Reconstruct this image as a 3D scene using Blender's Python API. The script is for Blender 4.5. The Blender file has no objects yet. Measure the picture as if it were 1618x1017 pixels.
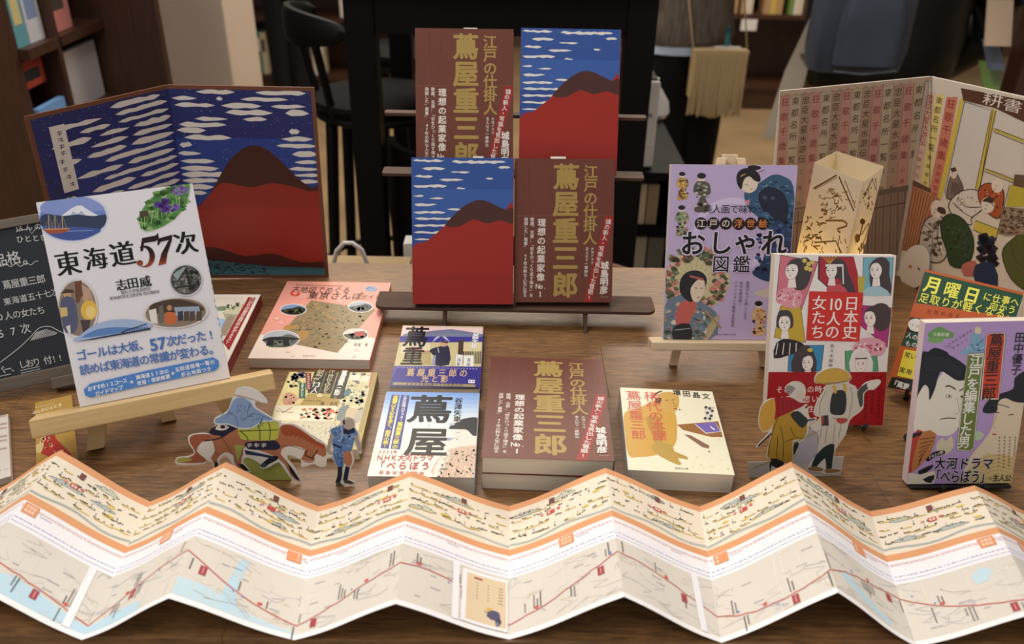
import bpy, bmesh, math, random
from mathutils import Matrix, Vector
S = bpy.context.scene
COL = S.collection
R = math.radians

# ---------------------------------------------------------------- camera, world, lights, exposure
# table frame: millimetres, x right, y away from the camera, z up from the table top
TZ = 0.76
def V(x, y, z=0.0): return Vector((x/1000, y/1000, TZ + z/1000))
FPX, PITCH, ROLL, CH = 1340.6, R(29.28), R(1.16), 563.3
cam = bpy.data.cameras.new('camera'); camo = bpy.data.objects.new('camera', cam); COL.objects.link(camo)
cam.sensor_width = 36; cam.lens = FPX/1618*36; cam.clip_start = .05
fwd = Vector((0, math.cos(PITCH), -math.sin(PITCH))); rgt = Vector((1, 0, 0)); up = rgt.cross(fwd)
cr, sr = math.cos(ROLL), math.sin(ROLL)
cx = rgt*cr - up*(-sr); cy = up*cr - rgt*sr
cx = rgt*cr + up*sr
m = Matrix((cx, cy, -fwd)).transposed().to_4x4(); m.translation = V(0, 0, CH); camo.matrix_world = m
cam.dof.use_dof = True; cam.dof.focus_distance = .97; cam.dof.aperture_fstop = 5.2
S.camera = camo
S.view_settings.view_transform = 'Standard'; S.view_settings.look = 'None'
S.view_settings.exposure = 0.02; S.view_settings.gamma = 1; S.view_settings.use_curve_mapping = False
w = bpy.data.worlds.new('shop_air'); S.world = w; w.use_nodes = True
w.node_tree.nodes['Background'].inputs[0].default_value = (1, .95, .9, 1)
w.node_tree.nodes['Background'].inputs[1].default_value = .44
def area(name, loc, tgt, size, power, col, sy=None):
    l = bpy.data.lights.new(name, 'AREA'); l.size = size; l.energy = power; l.color = col
    if sy: l.shape = 'RECTANGLE'; l.size_y = sy
    o = bpy.data.objects.new(name, l); COL.objects.link(o); o.location = loc
    o.rotation_euler = (Vector(tgt) - Vector(loc)).to_track_quat('-Z', 'Y').to_euler(); return o
area('ceiling_light', (-.3, 1.5, 2.75), (0, .9, .8), .7, 22, (1, .95, .9))
area('ceiling_light', (-1.0, .1, 2.75), (.2, .95, .8), .9, 15.5, (1, .96, .92))
area('ceiling_light', (.1, 3.7, 2.75), (0, 2.6, .5), 1.1, 30, (1, .86, .68))
area('ceiling_light', (-.9, 3.3, 2.75), (-.9, 3.2, 0), .8, 40, (1, .88, .74))
area('ceiling_light', (1.2, 4.2, 2.75), (1.2, 4.2, 0), .8, 38, (1, .88, .74))

def ray(px, py):
    u = (px-809)/FPX; v = -(py-508.5)/FPX
    u, v = cr*u - sr*v, sr*u + cr*v
    c, s = math.cos(PITCH), math.sin(PITCH)
    return Vector((u, c+v*s, -s+v*c))
def atz(px, py, z=0):
    r = ray(px, py); t = (z-CH)/r.z; return Vector((0, 0, CH)) + r*t
def aty(px, py, y):
    r = ray(px, py); return Vector((0, 0, CH)) + r*(y/r.y)

# ---------------------------------------------------------------- materials
def lin(c):
    if isinstance(c, str):
        c = c.lstrip('#'); c = [int(c[i:i+2], 16)/255 for i in (0, 2, 4)]
    return tuple((x/12.92 if x <= .04045 else ((x+.055)/1.055)**2.4) for x in c[:3])
MC = {}
def mat(name, col, rough=.5, spec=.5, metal=0, noise=0, scale=40, stretch=(1, 1, 1), bump=0, emit=None, trans=0):
    if name in MC: return MC[name]
    M = bpy.data.materials.new(name); M.use_nodes = True; n = M.node_tree.nodes; l = M.node_tree.links
    b = n['Principled BSDF']; c = lin(col)
    b.inputs['Base Color'].default_value = (*c, 1); b.inputs['Roughness'].default_value = rough
    b.inputs['Specular IOR Level'].default_value = spec; b.inputs['Metallic'].default_value = metal
    if noise or bump:
        tc = n.new('ShaderNodeTexCoord'); mp = n.new('ShaderNodeMapping'); mp.inputs['Scale'].default_value = stretch
        nz = n.new('ShaderNodeTexNoise'); nz.inputs['Scale'].default_value = scale; nz.inputs['Detail'].default_value = 6
        l.new(tc.outputs['Object'], mp.inputs[0]); l.new(mp.outputs[0], nz.inputs[0])
        rp = n.new('ShaderNodeValToRGB')
        rp.color_ramp.elements[0].position = .3; rp.color_ramp.elements[1].position = .7
        rp.color_ramp.elements[0].color = (*[x*(1-noise) for x in c], 1); rp.color_ramp.elements[1].color = (*[min(1, x*(1+noise)) for x in c], 1)
        l.new(nz.outputs['Fac'], rp.inputs[0]); l.new(rp.outputs[0], b.inputs['Base Color'])
        if bump:
            bp = n.new('ShaderNodeBump'); bp.inputs['Strength'].default_value = bump; bp.inputs['Distance'].default_value = .002
            l.new(nz.outputs['Fac'], bp.inputs['Height']); l.new(bp.outputs[0], b.inputs['Normal'])
    if trans: b.inputs['Transmission Weight'].default_value = trans
    MC[name] = M; return M
def attr_mat(name, rough, spec=.5, thin=0):
    M = bpy.data.materials.new(name); M.use_nodes = True; n = M.node_tree.nodes; l = M.node_tree.links
    b = n['Principled BSDF']; a = n.new('ShaderNodeAttribute'); a.attribute_name = 'ink'
    l.new(a.outputs['Color'], b.inputs['Base Color']); b.inputs['Roughness'].default_value = rough
    b.inputs['Specular IOR Level'].default_value = spec
    if thin:
        out = n['Material Output']; t = n.new('ShaderNodeBsdfTranslucent'); mx = n.new('ShaderNodeMixShader'); mx.inputs[0].default_value = thin
        l.new(a.outputs['Color'], t.inputs[0]); l.new(b.outputs[0], mx.inputs[1]); l.new(t.outputs[0], mx.inputs[2]); l.new(mx.outputs[0], out.inputs[0])
    MC[name] = M; return M
PRINT = attr_mat('printed_cover', .38, .35); MATTE = attr_mat('printed_paper', .75, .2); CHALK = attr_mat('chalk_surface', .8, .15)
LANT = attr_mat('lantern_paper', .8, .1, .55)
def wood(name, dark, light, rough, sx=1, scale=9, seams=None, axis=0, spec=.5, soft=0):
    M = bpy.data.materials.new(name); M.use_nodes = True; n = M.node_tree.nodes; l = M.node_tree.links; b = n['Principled BSDF']
    tc = n.new('ShaderNodeTexCoord'); mp = n.new('ShaderNodeMapping'); sc = [16, 16, 16]; sc[axis] = 1.0*sx
    mp.inputs['Scale'].default_value = sc
    n1 = n.new('ShaderNodeTexNoise'); n1.inputs['Scale'].default_value = scale; n1.inputs['Detail'].default_value = 8; n1.inputs['Roughness'].default_value = .65
    n1.inputs['Distortion'].default_value = .6
    n2 = n.new('ShaderNodeTexNoise'); n2.inputs['Scale'].default_value = 3.2; n2.inputs['Detail'].default_value = 3
    l.new(tc.outputs['Object'], mp.inputs[0]); l.new(mp.outputs[0], n1.inputs[0])
    mp2 = n.new('ShaderNodeMapping'); s2 = [2.5, 2.5, 2.5]; s2[axis] = 1; mp2.inputs['Scale'].default_value = s2
    l.new(tc.outputs['Object'], mp2.inputs[0]); l.new(mp2.outputs[0], n2.inputs[0])
    mx = n.new('ShaderNodeMath'); mx.operation = 'MULTIPLY_ADD'; mx.inputs[1].default_value = .7
    m3 = n.new('ShaderNodeMath'); m3.operation = 'MULTIPLY'; m3.inputs[1].default_value = .3
    l.new(n2.outputs['Fac'], m3.inputs[0]); l.new(n1.outputs['Fac'], mx.inputs[0]); l.new(m3.outputs[0], mx.inputs[2])
    rp = n.new('ShaderNodeValToRGB'); rp.color_ramp.elements[0].position = .36; rp.color_ramp.elements[1].position = .66
    rp.color_ramp.elements[0].color = (*lin(dark), 1); rp.color_ramp.elements[1].color = (*lin(light), 1)
    if soft: rp.color_ramp.elements[0].position = .25; rp.color_ramp.elements[1].position = .78
    l.new(mx.outputs[0], rp.inputs[0]); l.new(rp.outputs[0], b.inputs['Base Color'])
    b.inputs['Roughness'].default_value = rough; b.inputs['Specular IOR Level'].default_value = spec
    bp = n.new('ShaderNodeBump'); bp.inputs['Strength'].default_value = .35; bp.inputs['Distance'].default_value = .001
    l.new(n1.outputs['Fac'], bp.inputs['Height']); l.new(bp.outputs[0], b.inputs['Normal'])
    MC[name] = M; return M
TABLEW = wood('table_oak', '#4b321b', '#9b6f40', .44, sx=1.6, scale=20, spec=.65)
PINE = wood('pale_pine', '#c2a06c', '#d8bb88', .5, scale=5)
PINE2 = wood('cream_pine', '#cdb592', '#e0ccae', .5, scale=5)
CASEW = wood('dark_bookcase_wood', '#2e1a0f', '#4a2b19', .5, axis=2)
STANDW = wood('walnut_stand', '#48342b', '#5c463b', .6, scale=5, spec=.15)
FLOORM = mat('shop_floor', '#8d7658', .4, .4, noise=.22, scale=2.2)
PAGES = mat('book_pages', '#d6cbba', .9, .1, noise=.12, scale=60, stretch=(.2, .2, 60))
BLACK = mat('black_satin', '#0b0a0a', .5, .16); BLACKM = mat('black_matte', '#0e0c0b', .85, .12)
BPLAST = mat('black_plastic', '#0d0d0e', .35, .4)
WHITE = mat('white_plastic', '#d8d5d2', .4); WALL = mat('plaster', '#c4b3a2', .9, .1, noise=.04, scale=3)

# ---------------------------------------------------------------- mesh helpers (millimetres in, metres out)
def link(name, me, parent=None, mats=(), M=None):
    o = bpy.data.objects.new(name, me); COL.objects.link(o)
    for x in mats: me.materials.append(x)
    if parent: o.parent = parent
    if M is not None: o.matrix_local = M
    return o
class MB:
    def __init__(s): s.v = []; s.f = []
    def add(s, v, f):
        b = len(s.v); s.v += [tuple(p) for p in v]; s.f += [tuple(i+b for i in q) for q in f]; return s
    def box(s, x0, x1, y0, y1, z0, z1):
        return s.add([(x, y, z) for z in (z0, z1) for y in (y0, y1) for x in (x0, x1)],
                     [(0, 2, 3, 1), (4, 5, 7, 6), (0, 1, 5, 4), (2, 6, 7, 3), (0, 4, 6, 2), (1, 3, 7, 5)])
    def hexa(s, b, t):   # bottom quad, top quad (same order, counterclockwise from above)
        return s.add(list(b)+list(t), [(3, 2, 1, 0), (4, 5, 6, 7)]+[(i, (i+1) % 4, 4+(i+1) % 4, 4+i) for i in range(4)])
    def prism(s, pts, z0, z1):
        n = len(pts); a = sum(pts[i][0]*pts[(i+1) % n][1]-pts[(i+1) % n][0]*pts[i][1] for i in range(n))
        if a < 0: pts = pts[::-1]
        return s.add([(x, y, z0) for x, y in pts]+[(x, y, z1) for x, y in pts],
                     [tuple(range(n))[::-1], tuple(range(n, 2*n))]+[(i, (i+1) % n, n+(i+1) % n, n+i) for i in range(n)])
    def loft(s, rings, closed=True, caps=True):
        n = len(rings[0]); b = len(s.v)
        for r in rings: s.v += [tuple(p) for p in r]
        for k in range(len(rings)-1):
            for i in range(n if closed else n-1):
                j = (i+1) % n; s.f.append((b+k*n+i, b+k*n+j, b+(k+1)*n+j, b+(k+1)*n+i))
        if caps and closed:
            s.f.append(tuple(b+i for i in range(n))[::-1]); s.f.append(tuple(b+(len(rings)-1)*n+i for i in range(n)))
        return s
    def tube(s, pts, r, n=10, closed=False, flat=1):
        pts = [Vector(p) for p in pts]; rings = []; N = len(pts)
        for i, p in enumerate(pts):
            d = (pts[(i+1) % N]-pts[i-1]) if closed else (pts[min(i+1, N-1)]-pts[max(i-1, 0)])
            d.normalize(); a = d.cross(Vector((0, 0, 1)));
            if a.length < .05: a = d.cross(Vector((0, 1, 0)))
            a.normalize(); c = a.cross(d); rr = r[i] if isinstance(r, (list, tuple)) else r
            rings.append([p+a*math.cos(t)*rr+c*math.sin(t)*rr*flat for t in [2*math.pi*k/n for k in range(n)]])
        if closed: rings.append(rings[0])
        return s.loft(rings, True, not closed)
    def build(s, name, m, parent=None, M=None, smooth=False, bevel=0, world=False):
        me = bpy.data.meshes.new(name)
        me.from_pydata([(V(*p) if world else (p[0]/1000, p[1]/1000, p[2]/1000)) for p in s.v], [], s.f)
        bm = bmesh.new(); bm.from_mesh(me); bmesh.ops.recalc_face_normals(bm, faces=bm.faces)
        if bevel: bmesh.ops.bevel(bm, geom=[e for e in bm.edges if len(e.link_faces) == 2 and e.calc_face_angle(0) > .5], offset=bevel/1000, segments=3, profile=.5, affect='EDGES')
        bm.to_mesh(me); bm.free()
        if smooth:
            me.polygons.foreach_set('use_smooth', [True]*len(me.polygons))
            me.set_sharp_from_angle(angle=R(40))
        return link(name, me, parent, [m], M)
def ring(cx, cy, z, rx, ry, n=20, rot=0): return [(cx+rx*math.cos(t+rot), cy+ry*math.sin(t+rot), z) for t in [2*math.pi*i/n for i in range(n)]]
def tag(o, label, cat, group=None, kind=None):
    o['label'] = label; o['category'] = cat
    if group: o['group'] = group
    if kind: o['kind'] = kind
    return o
def thing(name, label, cat, M=None, group=None):
    o = bpy.data.objects.new(name, None); COL.objects.link(o); o.empty_display_size = .05
    if M is not None: o.matrix_world = M
    return tag(o, label, cat, group)
def pose(x, y, z, yaw=0, lean=0, roll=0):
    """frame of an upright sheet: X along it, Y up in it, Z out of its face; lean tips it backwards (90 = lying)"""
    yw, le, ro = R(yaw), R(lean), R(roll)
    X = Vector((math.cos(yw), math.sin(yw), 0)); B = Vector((-math.sin(yw), math.cos(yw), 0))
    U = Vector((0, 0, 1))*math.cos(le) + B*math.sin(le)
    X2 = X*math.cos(ro)+U*math.sin(ro); U2 = U*math.cos(ro)-X*math.sin(ro); N = X2.cross(U2)
    M = Matrix((X2, U2, N)).transposed().to_4x4(); M.translation = V(x, y, z); return M
def lying(x, y, z, yaw, H):   # centre given; origin goes to the middle of the near edge
    c, s = math.cos(R(yaw)), math.sin(R(yaw)); return pose(x+s*H/2, y-c*H/2, z, yaw, 90)

# ---------------------------------------------------------------- printed artwork as thin ink shapes on a sheet
_cu = bpy.data.curves.new('type', 'FONT'); _cu.size = 1; _cu.resolution_u = 3
_to = bpy.data.objects.new('type', _cu); COL.objects.link(_to); GL = {}
def glyph(ch, bold):
    k = (ch, bold)
    if k not in GL:
        _cu.body = ch
        dg = bpy.context.evaluated_depsgraph_get(); dg.update(); e = _to.evaluated_get(dg); me = e.to_mesh()
        v = [(p.co.x, p.co.y) for p in me.vertices]; f = [tuple(p.vertices) for p in me.polygons]; e.to_mesh_clear()
        xs = [p[0] for p in v] or [0]
        ox = .5 if ord(ch) > 0x2000 else (min(xs)+max(xs))/2
        v = [(x-ox, y-.36) for x, y in v]
        if bold:   # heavier weight: the letter struck several times, a little apart (negative: sideways only)
            sh = [(0, 0)]+([(bold*.9*c, bold*.9*s) for c, s in ((1, 0), (.5, .87), (-.5, .87), (-1, 0), (-.5, -.87), (.5, -.87))] if bold > 0 else [(bold, 0), (-bold, 0)])
            if bold > .045: sh += [(x*.5, y*.5) for x, y in sh[1:]]
            n = len(v); v, f = [(x+a, y+b, .004*j) for j, (a, b) in enumerate(sh) for x, y in v], [tuple(i+n*j for i in q) for j in range(len(sh)) for q in f]
        GL[k] = (v, f)
    return GL[k]
def catmull(p, n=5, closed=True):
    out = []; N = len(p)
    for i in range(N if closed else N-1):
        a, b, c, d = (p[(i-1) % N], p[i], p[(i+1) % N], p[(i+2) % N]) if closed else (p[max(i-1, 0)], p[i], p[i+1], p[min(i+2, N-1)])
        for k in range(n):
            t = k/n
            out.append(tuple(.5*(2*b[j]+(c[j]-a[j])*t+(2*a[j]-5*b[j]+4*c[j]-d[j])*t*t+(3*b[j]-a[j]-3*c[j]+d[j])*t**3) for j in (0, 1)))
    if not closed: out.append(tuple(p[-1]))
    return out
class Art:
    """Sheet W x H mm lying in frame M at height T; drawn either in sheet mm (from top left) or traced through a view (ox, oy, scale) of the photograph onto that sheet."""
    STEP = .006
    def __init__(s, W, H, T=0, M=None, view=None, rnd=1, x0=None):
        s.W, s.H, s.T, s.view = W, H, T, view; s.x0 = -W/2 if x0 is None else x0
        s.v = []; s.f = []; s.c = []; s.z = T+.02; s.rnd = random.Random(rnd)
        if M is not None: s.Mi = M.inverted(); s.o = s.Mi @ V(0, 0, CH); s.R3 = s.Mi.to_3x3()
    def m(s, p, clamp=True):
        if s.view:
            ox, oy, k = s.view; d = s.R3 @ ray(ox+p[0]/k, oy+p[1]/k)
            t = (s.T/1000-s.o.z)/d.z; q = s.o+d*t; x, y = q.x*1000, q.y*1000
        else: x, y = s.x0+p[0], s.H-p[1]
        if clamp: x = min(max(x, s.x0), s.x0+s.W); y = min(max(y, 0), s.H)
        return (x, y)
    def put(s, pts, faces, col, up=True):
        b = len(s.v); s.v += [(p[0], p[1], s.z+(p[2] if len(p) > 2 else 0)) for p in pts]; s.f += [tuple(i+b for i in q) for q in faces]; s.c += [lin(col)]*len(faces)
        if up: s.z += s.STEP
    def poly(s, pts, col, smooth=0, clamp=True, up=True):
        if smooth: pts = catmull(pts, smooth)
        q = [s.m(p, clamp) for p in pts]; n = len(q)
        if sum(q[i][0]*q[(i+1) % n][1]-q[(i+1) % n][0]*q[i][1] for i in range(n)) < 0: q = q[::-1]
        s.put(q, [tuple(range(n))], col, up)
    def ell(s, x, y, rx, ry, col, rot=0, n=28, up=True, a0=0, a1=360):
        c, d = math.cos(R(rot)), math.sin(R(rot)); P = []
        for i in range(n):
            t = R(a0+(a1-a0)*i/(n if a1-a0 == 360 else n-1)); P.append((x+rx*math.cos(t)*c-ry*math.sin(t)*d, y+rx*math.cos(t)*d+ry*math.sin(t)*c))
        s.poly(P, col, up=up)
    def rect(s, x0, y0, x1, y1, col, up=True): s.poly([(x0, y0), (x1, y0), (x1, y1), (x0, y1)], col, up=up)
    def line(s, pts, w, col, smooth=0, up=True, taper=False):
        if smooth: pts = catmull(pts, smooth, False)
        n = len(pts); L = []; Rr = []
        for i, p in enumerate(pts):
            a, b = pts[max(i-1, 0)], pts[min(i+1, n-1)]; dx, dy = b[0]-a[0], b[1]-a[1]; d = math.hypot(dx, dy) or 1
            ww = w/2*(1 if not taper else max(.15, math.sin(math.pi*(i+.6)/(n+.2))))
            L.append(s.m((p[0]-dy/d*ww, p[1]+dx/d*ww))); Rr.append(s.m((p[0]+dy/d*ww, p[1]-dx/d*ww)))
        s.put(L+Rr, [(i, i+1, n+i+1, n+i) for i in range(n-1)], col, up)
    def text(s, t, a, b, size, col, v=False, bold=0, sx=1, up=True, step=None):
        """first and last character centres a, b; size of one em; v = vertical writing"""
        n = len(t)
        for i, ch in enumerate(t):
            if ch == ' ': continue
            k = i/(n-1) if n > 1 else 0; p = (a[0]+(b[0]-a[0])*k, a[1]+(b[1]-a[1])*k)
            o = s.m(p, False); e = s.m((p[0]+size*sx, p[1]), False); g = s.m((p[0], p[1]+size), False)
            hx = math.hypot(e[0]-o[0], e[1]-o[1]); hy = math.hypot(g[0]-o[0], g[1]-o[1])
            gv, gf = glyph(ch, bold)
            if v and ch in 'ー「」『』…―()': gv = [(p[1], -p[0], *p[2:]) for p in gv]
            if v and ch in '、。': gv = [(p[0]+.6, p[1]+.6, *p[2:]) for p in gv]
            if v and ch in 'っゃゅょァャュョッ': gv = [(p[0]+.1, p[1]+.1, *p[2:]) for p in gv]
            s.put([(o[0]+p[0]*hx, o[1]+p[1]*hy, *p[2:]) for p in gv], gf, col, False)
        if up: s.z += s.STEP*2+(.05 if bold else 0)
    def marks(s, a, b, n, w, h, col, v=False):   # lettering too small to read: a row of little strokes
        for i in range(n):
            k = i/max(1, n-1); x, y = a[0]+(b[0]-a[0])*k, a[1]+(b[1]-a[1])*k; r = s.rnd
            s.line([(x-w/2, y-h*.3), (x+w/2, y-h*.3)], h*.16, col, up=False); s.line([(x-w/2, y+h*.1), (x+w/2, y+h*.1)], h*.16, col, up=False)
            s.line([(x+r.uniform(-.2, .2)*w, y-h/2), (x+r.uniform(-.3, .3)*w, y+h/2)], w*.16, col, up=False)
        s.z += s.STEP
    def specks(s, pts, n, rad, cols, stretch=1):
        """n small flecks inside polygon pts (view units)"""
        xs = [p[0] for p in pts]; ys = [p[1] for p in pts]; k = 0; N = len(pts); tries = 0
        while k < n and tries < n*20:
            tries += 1; x, y = s.rnd.uniform(min(xs), max(xs)), s.rnd.uniform(min(ys), max(ys)); ins = False
            for i in range(N):
                (x1, y1), (x2, y2) = pts[i], pts[(i+1) % N]
                if (y1 > y) != (y2 > y) and x < (x2-x1)*(y-y1)/(y2-y1)+x1: ins = not ins
            if not ins: continue
            r = rad*s.rnd.uniform(.5, 1.3); a = s.rnd.uniform(0, 3.1) if stretch == 1 else s.rnd.uniform(-.25, .25); k += 1
            c, d = math.cos(a), math.sin(a)
            s.poly([(x+r*stretch*c*p-r*d*q, y+r*stretch*d*p+r*c*q) for p, q in ((1, .2), (.2, 1), (-.8, .6), (-1, -.3), (.1, -1))], s.rnd.choice(cols), up=False)
        s.z += s.STEP
    def build(s, name, base, parent, thick=.35, m=None, back=None, outline=None):
        """the sheet itself (a thin slab) plus its print"""
        W, H, x0 = s.W, s.H, s.x0; mb = MB()
        if outline: mb.prism(outline, s.T-thick, s.T)
        else: mb.box(x0, x0+W, 0, H, s.T-thick, s.T)
        nb = len(mb.f); mb.add(s.v, s.f); me = bpy.data.meshes.new(name)
        me.from_pydata([(p[0]/1000, p[1]/1000, p[2]/1000) for p in mb.v], [], mb.f)
        at = me.attributes.new('ink', 'FLOAT_COLOR', 'FACE'); cb = lin(base); cs = []
        for c in [lin(back or base) if i == 0 else cb for i in range(nb)]+s.c: cs += [*c, 1]
        at.data.foreach_set('color', cs)
        return link(name, me, parent, [m or PRINT])
def plain(name, parent, x0, x1, y0, y1, z0, z1, col, m=None, bevel=0):
    c = col if isinstance(col, bpy.types.Material) else mat('cover_'+col.lstrip('#'), col, .4, .35)
    return MB().box(x0, x1, y0, y1, z0, z1).build(name, m or c, parent, bevel=bevel)

def book(label, W, H, T, M, art, base, spine='#888888', back=None, side=1, group=None, inset=1.0, spine_art=None, cat='book', name='book', trim=0, pages=None):
    """side = +1: spine on the right (right-opening Japanese book); M = frame at middle of lower edge of the BACK cover"""
    r = thing(name, label, cat, M, group); s = side
    plain('page_block', r, *sorted((-s*(W/2-inset), s*(W/2-.4))), inset*.6, H-inset*.6, .35, T-.35, pages or PAGES)
    art.build('front_cover', base, r)
    plain('back_cover', r, -W/2, W/2, 0, H, 0, .35, back or spine)
    if spine_art:
        spine_art(r)
    else: plain('spine', r, *sorted((s*(W/2-.4), s*(W/2+.5))), 0, H, .1, T-.1, spine)
    return r
def lie(x, y, yaw, W, H, z0=0): return lying(x, y, z0, yaw, H)
def up_pose(x, y, z, yaw, lean, roll, T):   # x,y,z measured on the front face; returns frame of back face
    M = pose(x, y, z, yaw, lean, roll); return M @ Matrix.Translation((0, 0, -T/1000))

# ---------------------------------------------------------------- the setting
FZ = -760
def structure(o): o['kind'] = 'structure'; return o
structure(MB().box(-4500, 4500, -600, 7000, FZ-40, FZ).build('floor', FLOORM, world=True))
structure(MB().box(-4500, 4500, 6600, 6700, FZ, 2100).build('wall_back', mat('back_wall', '#5c4a3c', .8, .1), world=True))
structure(MB().box(-4600, -4500, -600, 6700, FZ, 2100).build('wall_left', WALL, world=True))
structure(MB().box(4500, 4600, -600, 6700, FZ, 2100).build('wall_right', WALL, world=True))
p0, p1 = aty(232, 40, 3000), aty(356, 40, 3000)
structure(MB().box(p0.x-120, p1.x, 3000, 3350, FZ, 2100).build('wall_pillar', WALL, world=True, bevel=6))

# ---------------------------------------------------------------- display table
tb = thing('display_table', 'brown oak display table carrying the books and the zigzag map', 'table', pose(0, 474, 0, .6, 90))
TW = 1900
def plank(y0, y1, x0, x1): return MB().box(x0, x1, y0, y1, -38, 0)
yy = [0, 118, 236, 354, 472, 590, 708]
ends = [(-230,), (380,), (-560, 520), (120,), (-430, 640), (-140,)]
for k in range(6):
    xs = [-TW/2, *ends[k], TW/2]
    for a, b in zip(xs[:-1], xs[1:]):
        plank(yy[k]+.1, yy[k+1]-.1, a+.12, b-.12).build('tabletop_board', TABLEW, tb, bevel=.35)
for sx in (-1, 1):
    for yk in (40, 630): MB().box(sx*820-35, sx*820+35, yk, yk+70, FZ, -38.5).build('leg', TABLEW, tb, bevel=3)
MB().box(-780, 780, 20, 45, -130, -38.5).build('apron', TABLEW, tb); MB().box(-780, 780, 663, 688, -130, -38.5).build('apron', TABLEW, tb)

# ---------------------------------------------------------------- tokaido book on its easel (left)
def art_tokaido(M, T):
    a = Art(148, 210, T, M, (0, 260, 2.035), 3)
    # lake photo
    def oval(cx, cy, rx, ry, rot, col, soft):
        mix = lambda k: tuple(int(int(soft[i:i+2], 16)*k+(1-k)*v) for i, v in ((1, 228), (3, 226), (5, 232)))
        for e, k in ((1.1, .25), (1.075, .5), (1.05, .75)): a.ell(cx, cy, rx*e, ry*e, '#%02x%02x%02x' % mix(k), rot, 40)
        a.ell(cx, cy, rx*1.025, ry*1.025, soft, rot, 40); a.ell(cx, cy, rx, ry, col, rot, 40)
    oval(234, 172, 108, 72, -3, '#7187c8', '#c4cce4')
    a.poly([(128, 140), (150, 115), (190, 104), (240, 101), (285, 108), (320, 125), (335, 145), (300, 152), (200, 160), (150, 160)], '#8698d2', 3)
    a.poly([(195, 166), (228, 142), (246, 132), (262, 131), (290, 150), (318, 164)], '#e6e8f0')
    a.poly([(222, 166), (236, 150), (248, 160), (262, 148), (276, 164)], '#aab6d6')
    a.poly([(131, 168), (150, 158), (200, 165), (250, 160), (300, 166), (340, 160), (341, 185), (325, 205), (280, 206), (200, 200), (140, 200), (130, 186)], '#34405a', 2)
    a.poly([(140, 202), (220, 200), (325, 206), (300, 228), (262, 241), (222, 243), (180, 234), (152, 218)], '#43589a', 2)
    a.line([(190, 215), (300, 211)], 3, '#7c90c4')
    a.poly([(142, 205), (224, 203), (220, 213), (200, 220), (160, 222), (146, 216)], '#a3523c'); a.line([(143, 208), (223, 206)], 3, '#d8a050')
    for x in (158, 178, 202): a.line([(x, 207), (x-2, 162)], 2, '#c8b088'); a.line([(x-12, 200), (x, 166), (x+12, 202)], 1.2, '#b89a70')
    # iris photo
    iris = [(447, 180), (455, 150), (485, 110), (525, 80), (570, 62), (606, 58), (608, 90), (596, 130), (570, 165), (530, 195), (490, 211), (462, 210)]
    a.poly([(x+(x-530)*.05, y+(y-135)*.05) for x, y in iris], '#b9cfae', 4); a.poly(iris, '#5d8a4c', 4)
    a.specks(iris, 90, 9, ['#3f7434', '#7ba35e', '#8fb070', '#4a7f44'], 1.6)
    for x in range(458, 600, 7):
        y = 205-(x-458)*.55; a.line([(x, y), (x+a.rnd.uniform(-5, 8), y-a.rnd.uniform(25, 60))], 2.2, a.rnd.choice(['#9cc080', '#2f6428', '#6fa052']), up=False)
    a.z += a.STEP
    a.specks([(500, 130), (520, 112), (575, 118), (580, 138), (550, 152), (512, 146)], 22, 9, ['#6b46a4', '#7d55b5', '#54358c'])
    a.specks([(530, 80), (600, 66), (604, 92), (560, 96)], 18, 6, ['#7a5ca8', '#8d76b8'])
    a.poly([(448, 150), (476, 148), (480, 166), (450, 170)], '#4e4338')
    # title
    for ch, x, y, sz in (('東', 219, 318, 80), ('海', 307, 303, 74), ('道', 394, 288, 80), ('次', 597, 252, 74)): a.text(ch, (x, y), (x, y), sz*1.04, '#141313', bold=-.03)
    def digits(f):
        D5 = [(457, 236), (500, 228), (508, 219), (511, 238), (500, 246), (463, 252), (460, 268)]; f(D5)
        f([(456, 238), (464, 240), (460, 276), (451, 279)])
        out = [(466+32*math.cos(R(t)), 295+35*math.sin(R(t))) for t in range(-125, 150, 12)]; inn = [(460+21*math.cos(R(t)), 296+30*math.sin(R(t))) for t in range(150, -125, -12)]
        f(out+inn); f([(450+10*math.cos(R(t)), 316+9*math.sin(R(t))) for t in range(0, 360, 30)])
        f([(506, 258), (507, 238), (554, 225), (552, 240), (516, 248), (511, 258)]); f([(554, 225), (552, 244), (538, 286), (533, 318), (509, 324), (519, 286), (544, 240)])
    digits(lambda P: a.poly(P, '#23100d'))
    for y0, c in ((286, '#45190f'), (300, '#6e2816'), (312, '#95401f')):
        def low(P):
            q = []
            for j in range(len(P)):
                A, B = P[j-1], P[j]
                if (A[1] > y0) != (B[1] > y0): k = (y0-A[1])/(B[1]-A[1]); q.append((A[0]+(B[0]-A[0])*k, y0))
                if B[1] > y0: q.append(B)
            if len(q) > 2: a.poly(q, c)
        digits(low)
    a.text('志田', (391, 387), (427, 381), 38, '#1b1a1a', bold=-.028); a.text('威', (467, 376), (467, 376), 38, '#1b1a1a', bold=-.028)
    a.text('朝日大学客員教授', (395, 411), (478, 399), 13, '#5a5658'); a.text('東海道町民生活歴史館', (358, 430), (452, 416), 12, '#5a5658'); a.text('館主兼館長', (466, 414), (508, 408), 12, '#5a5658')
    # lower photos
    oval(250, 462, 60, 88, -4, '#8b7b6c', '#cfc8c4')
    a.poly([(240, 375), (262, 372), (268, 440), (244, 445)], '#6d4636'); a.poly([(262, 385), (290, 400), (300, 440), (275, 455)], '#b99a86')
    a.poly([(193, 414), (212, 400), (236, 402), (238, 412)], '#4b3a2e'); a.poly([(202, 414), (228, 412), (230, 430), (212, 434)], '#c49a78')
    a.poly([(198, 432), (236, 428), (252, 500), (240, 540), (212, 540), (198, 500)], '#565a76', 2); a.poly([(192, 460), (216, 458), (218, 486), (196, 490)], '#d0b476')
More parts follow.
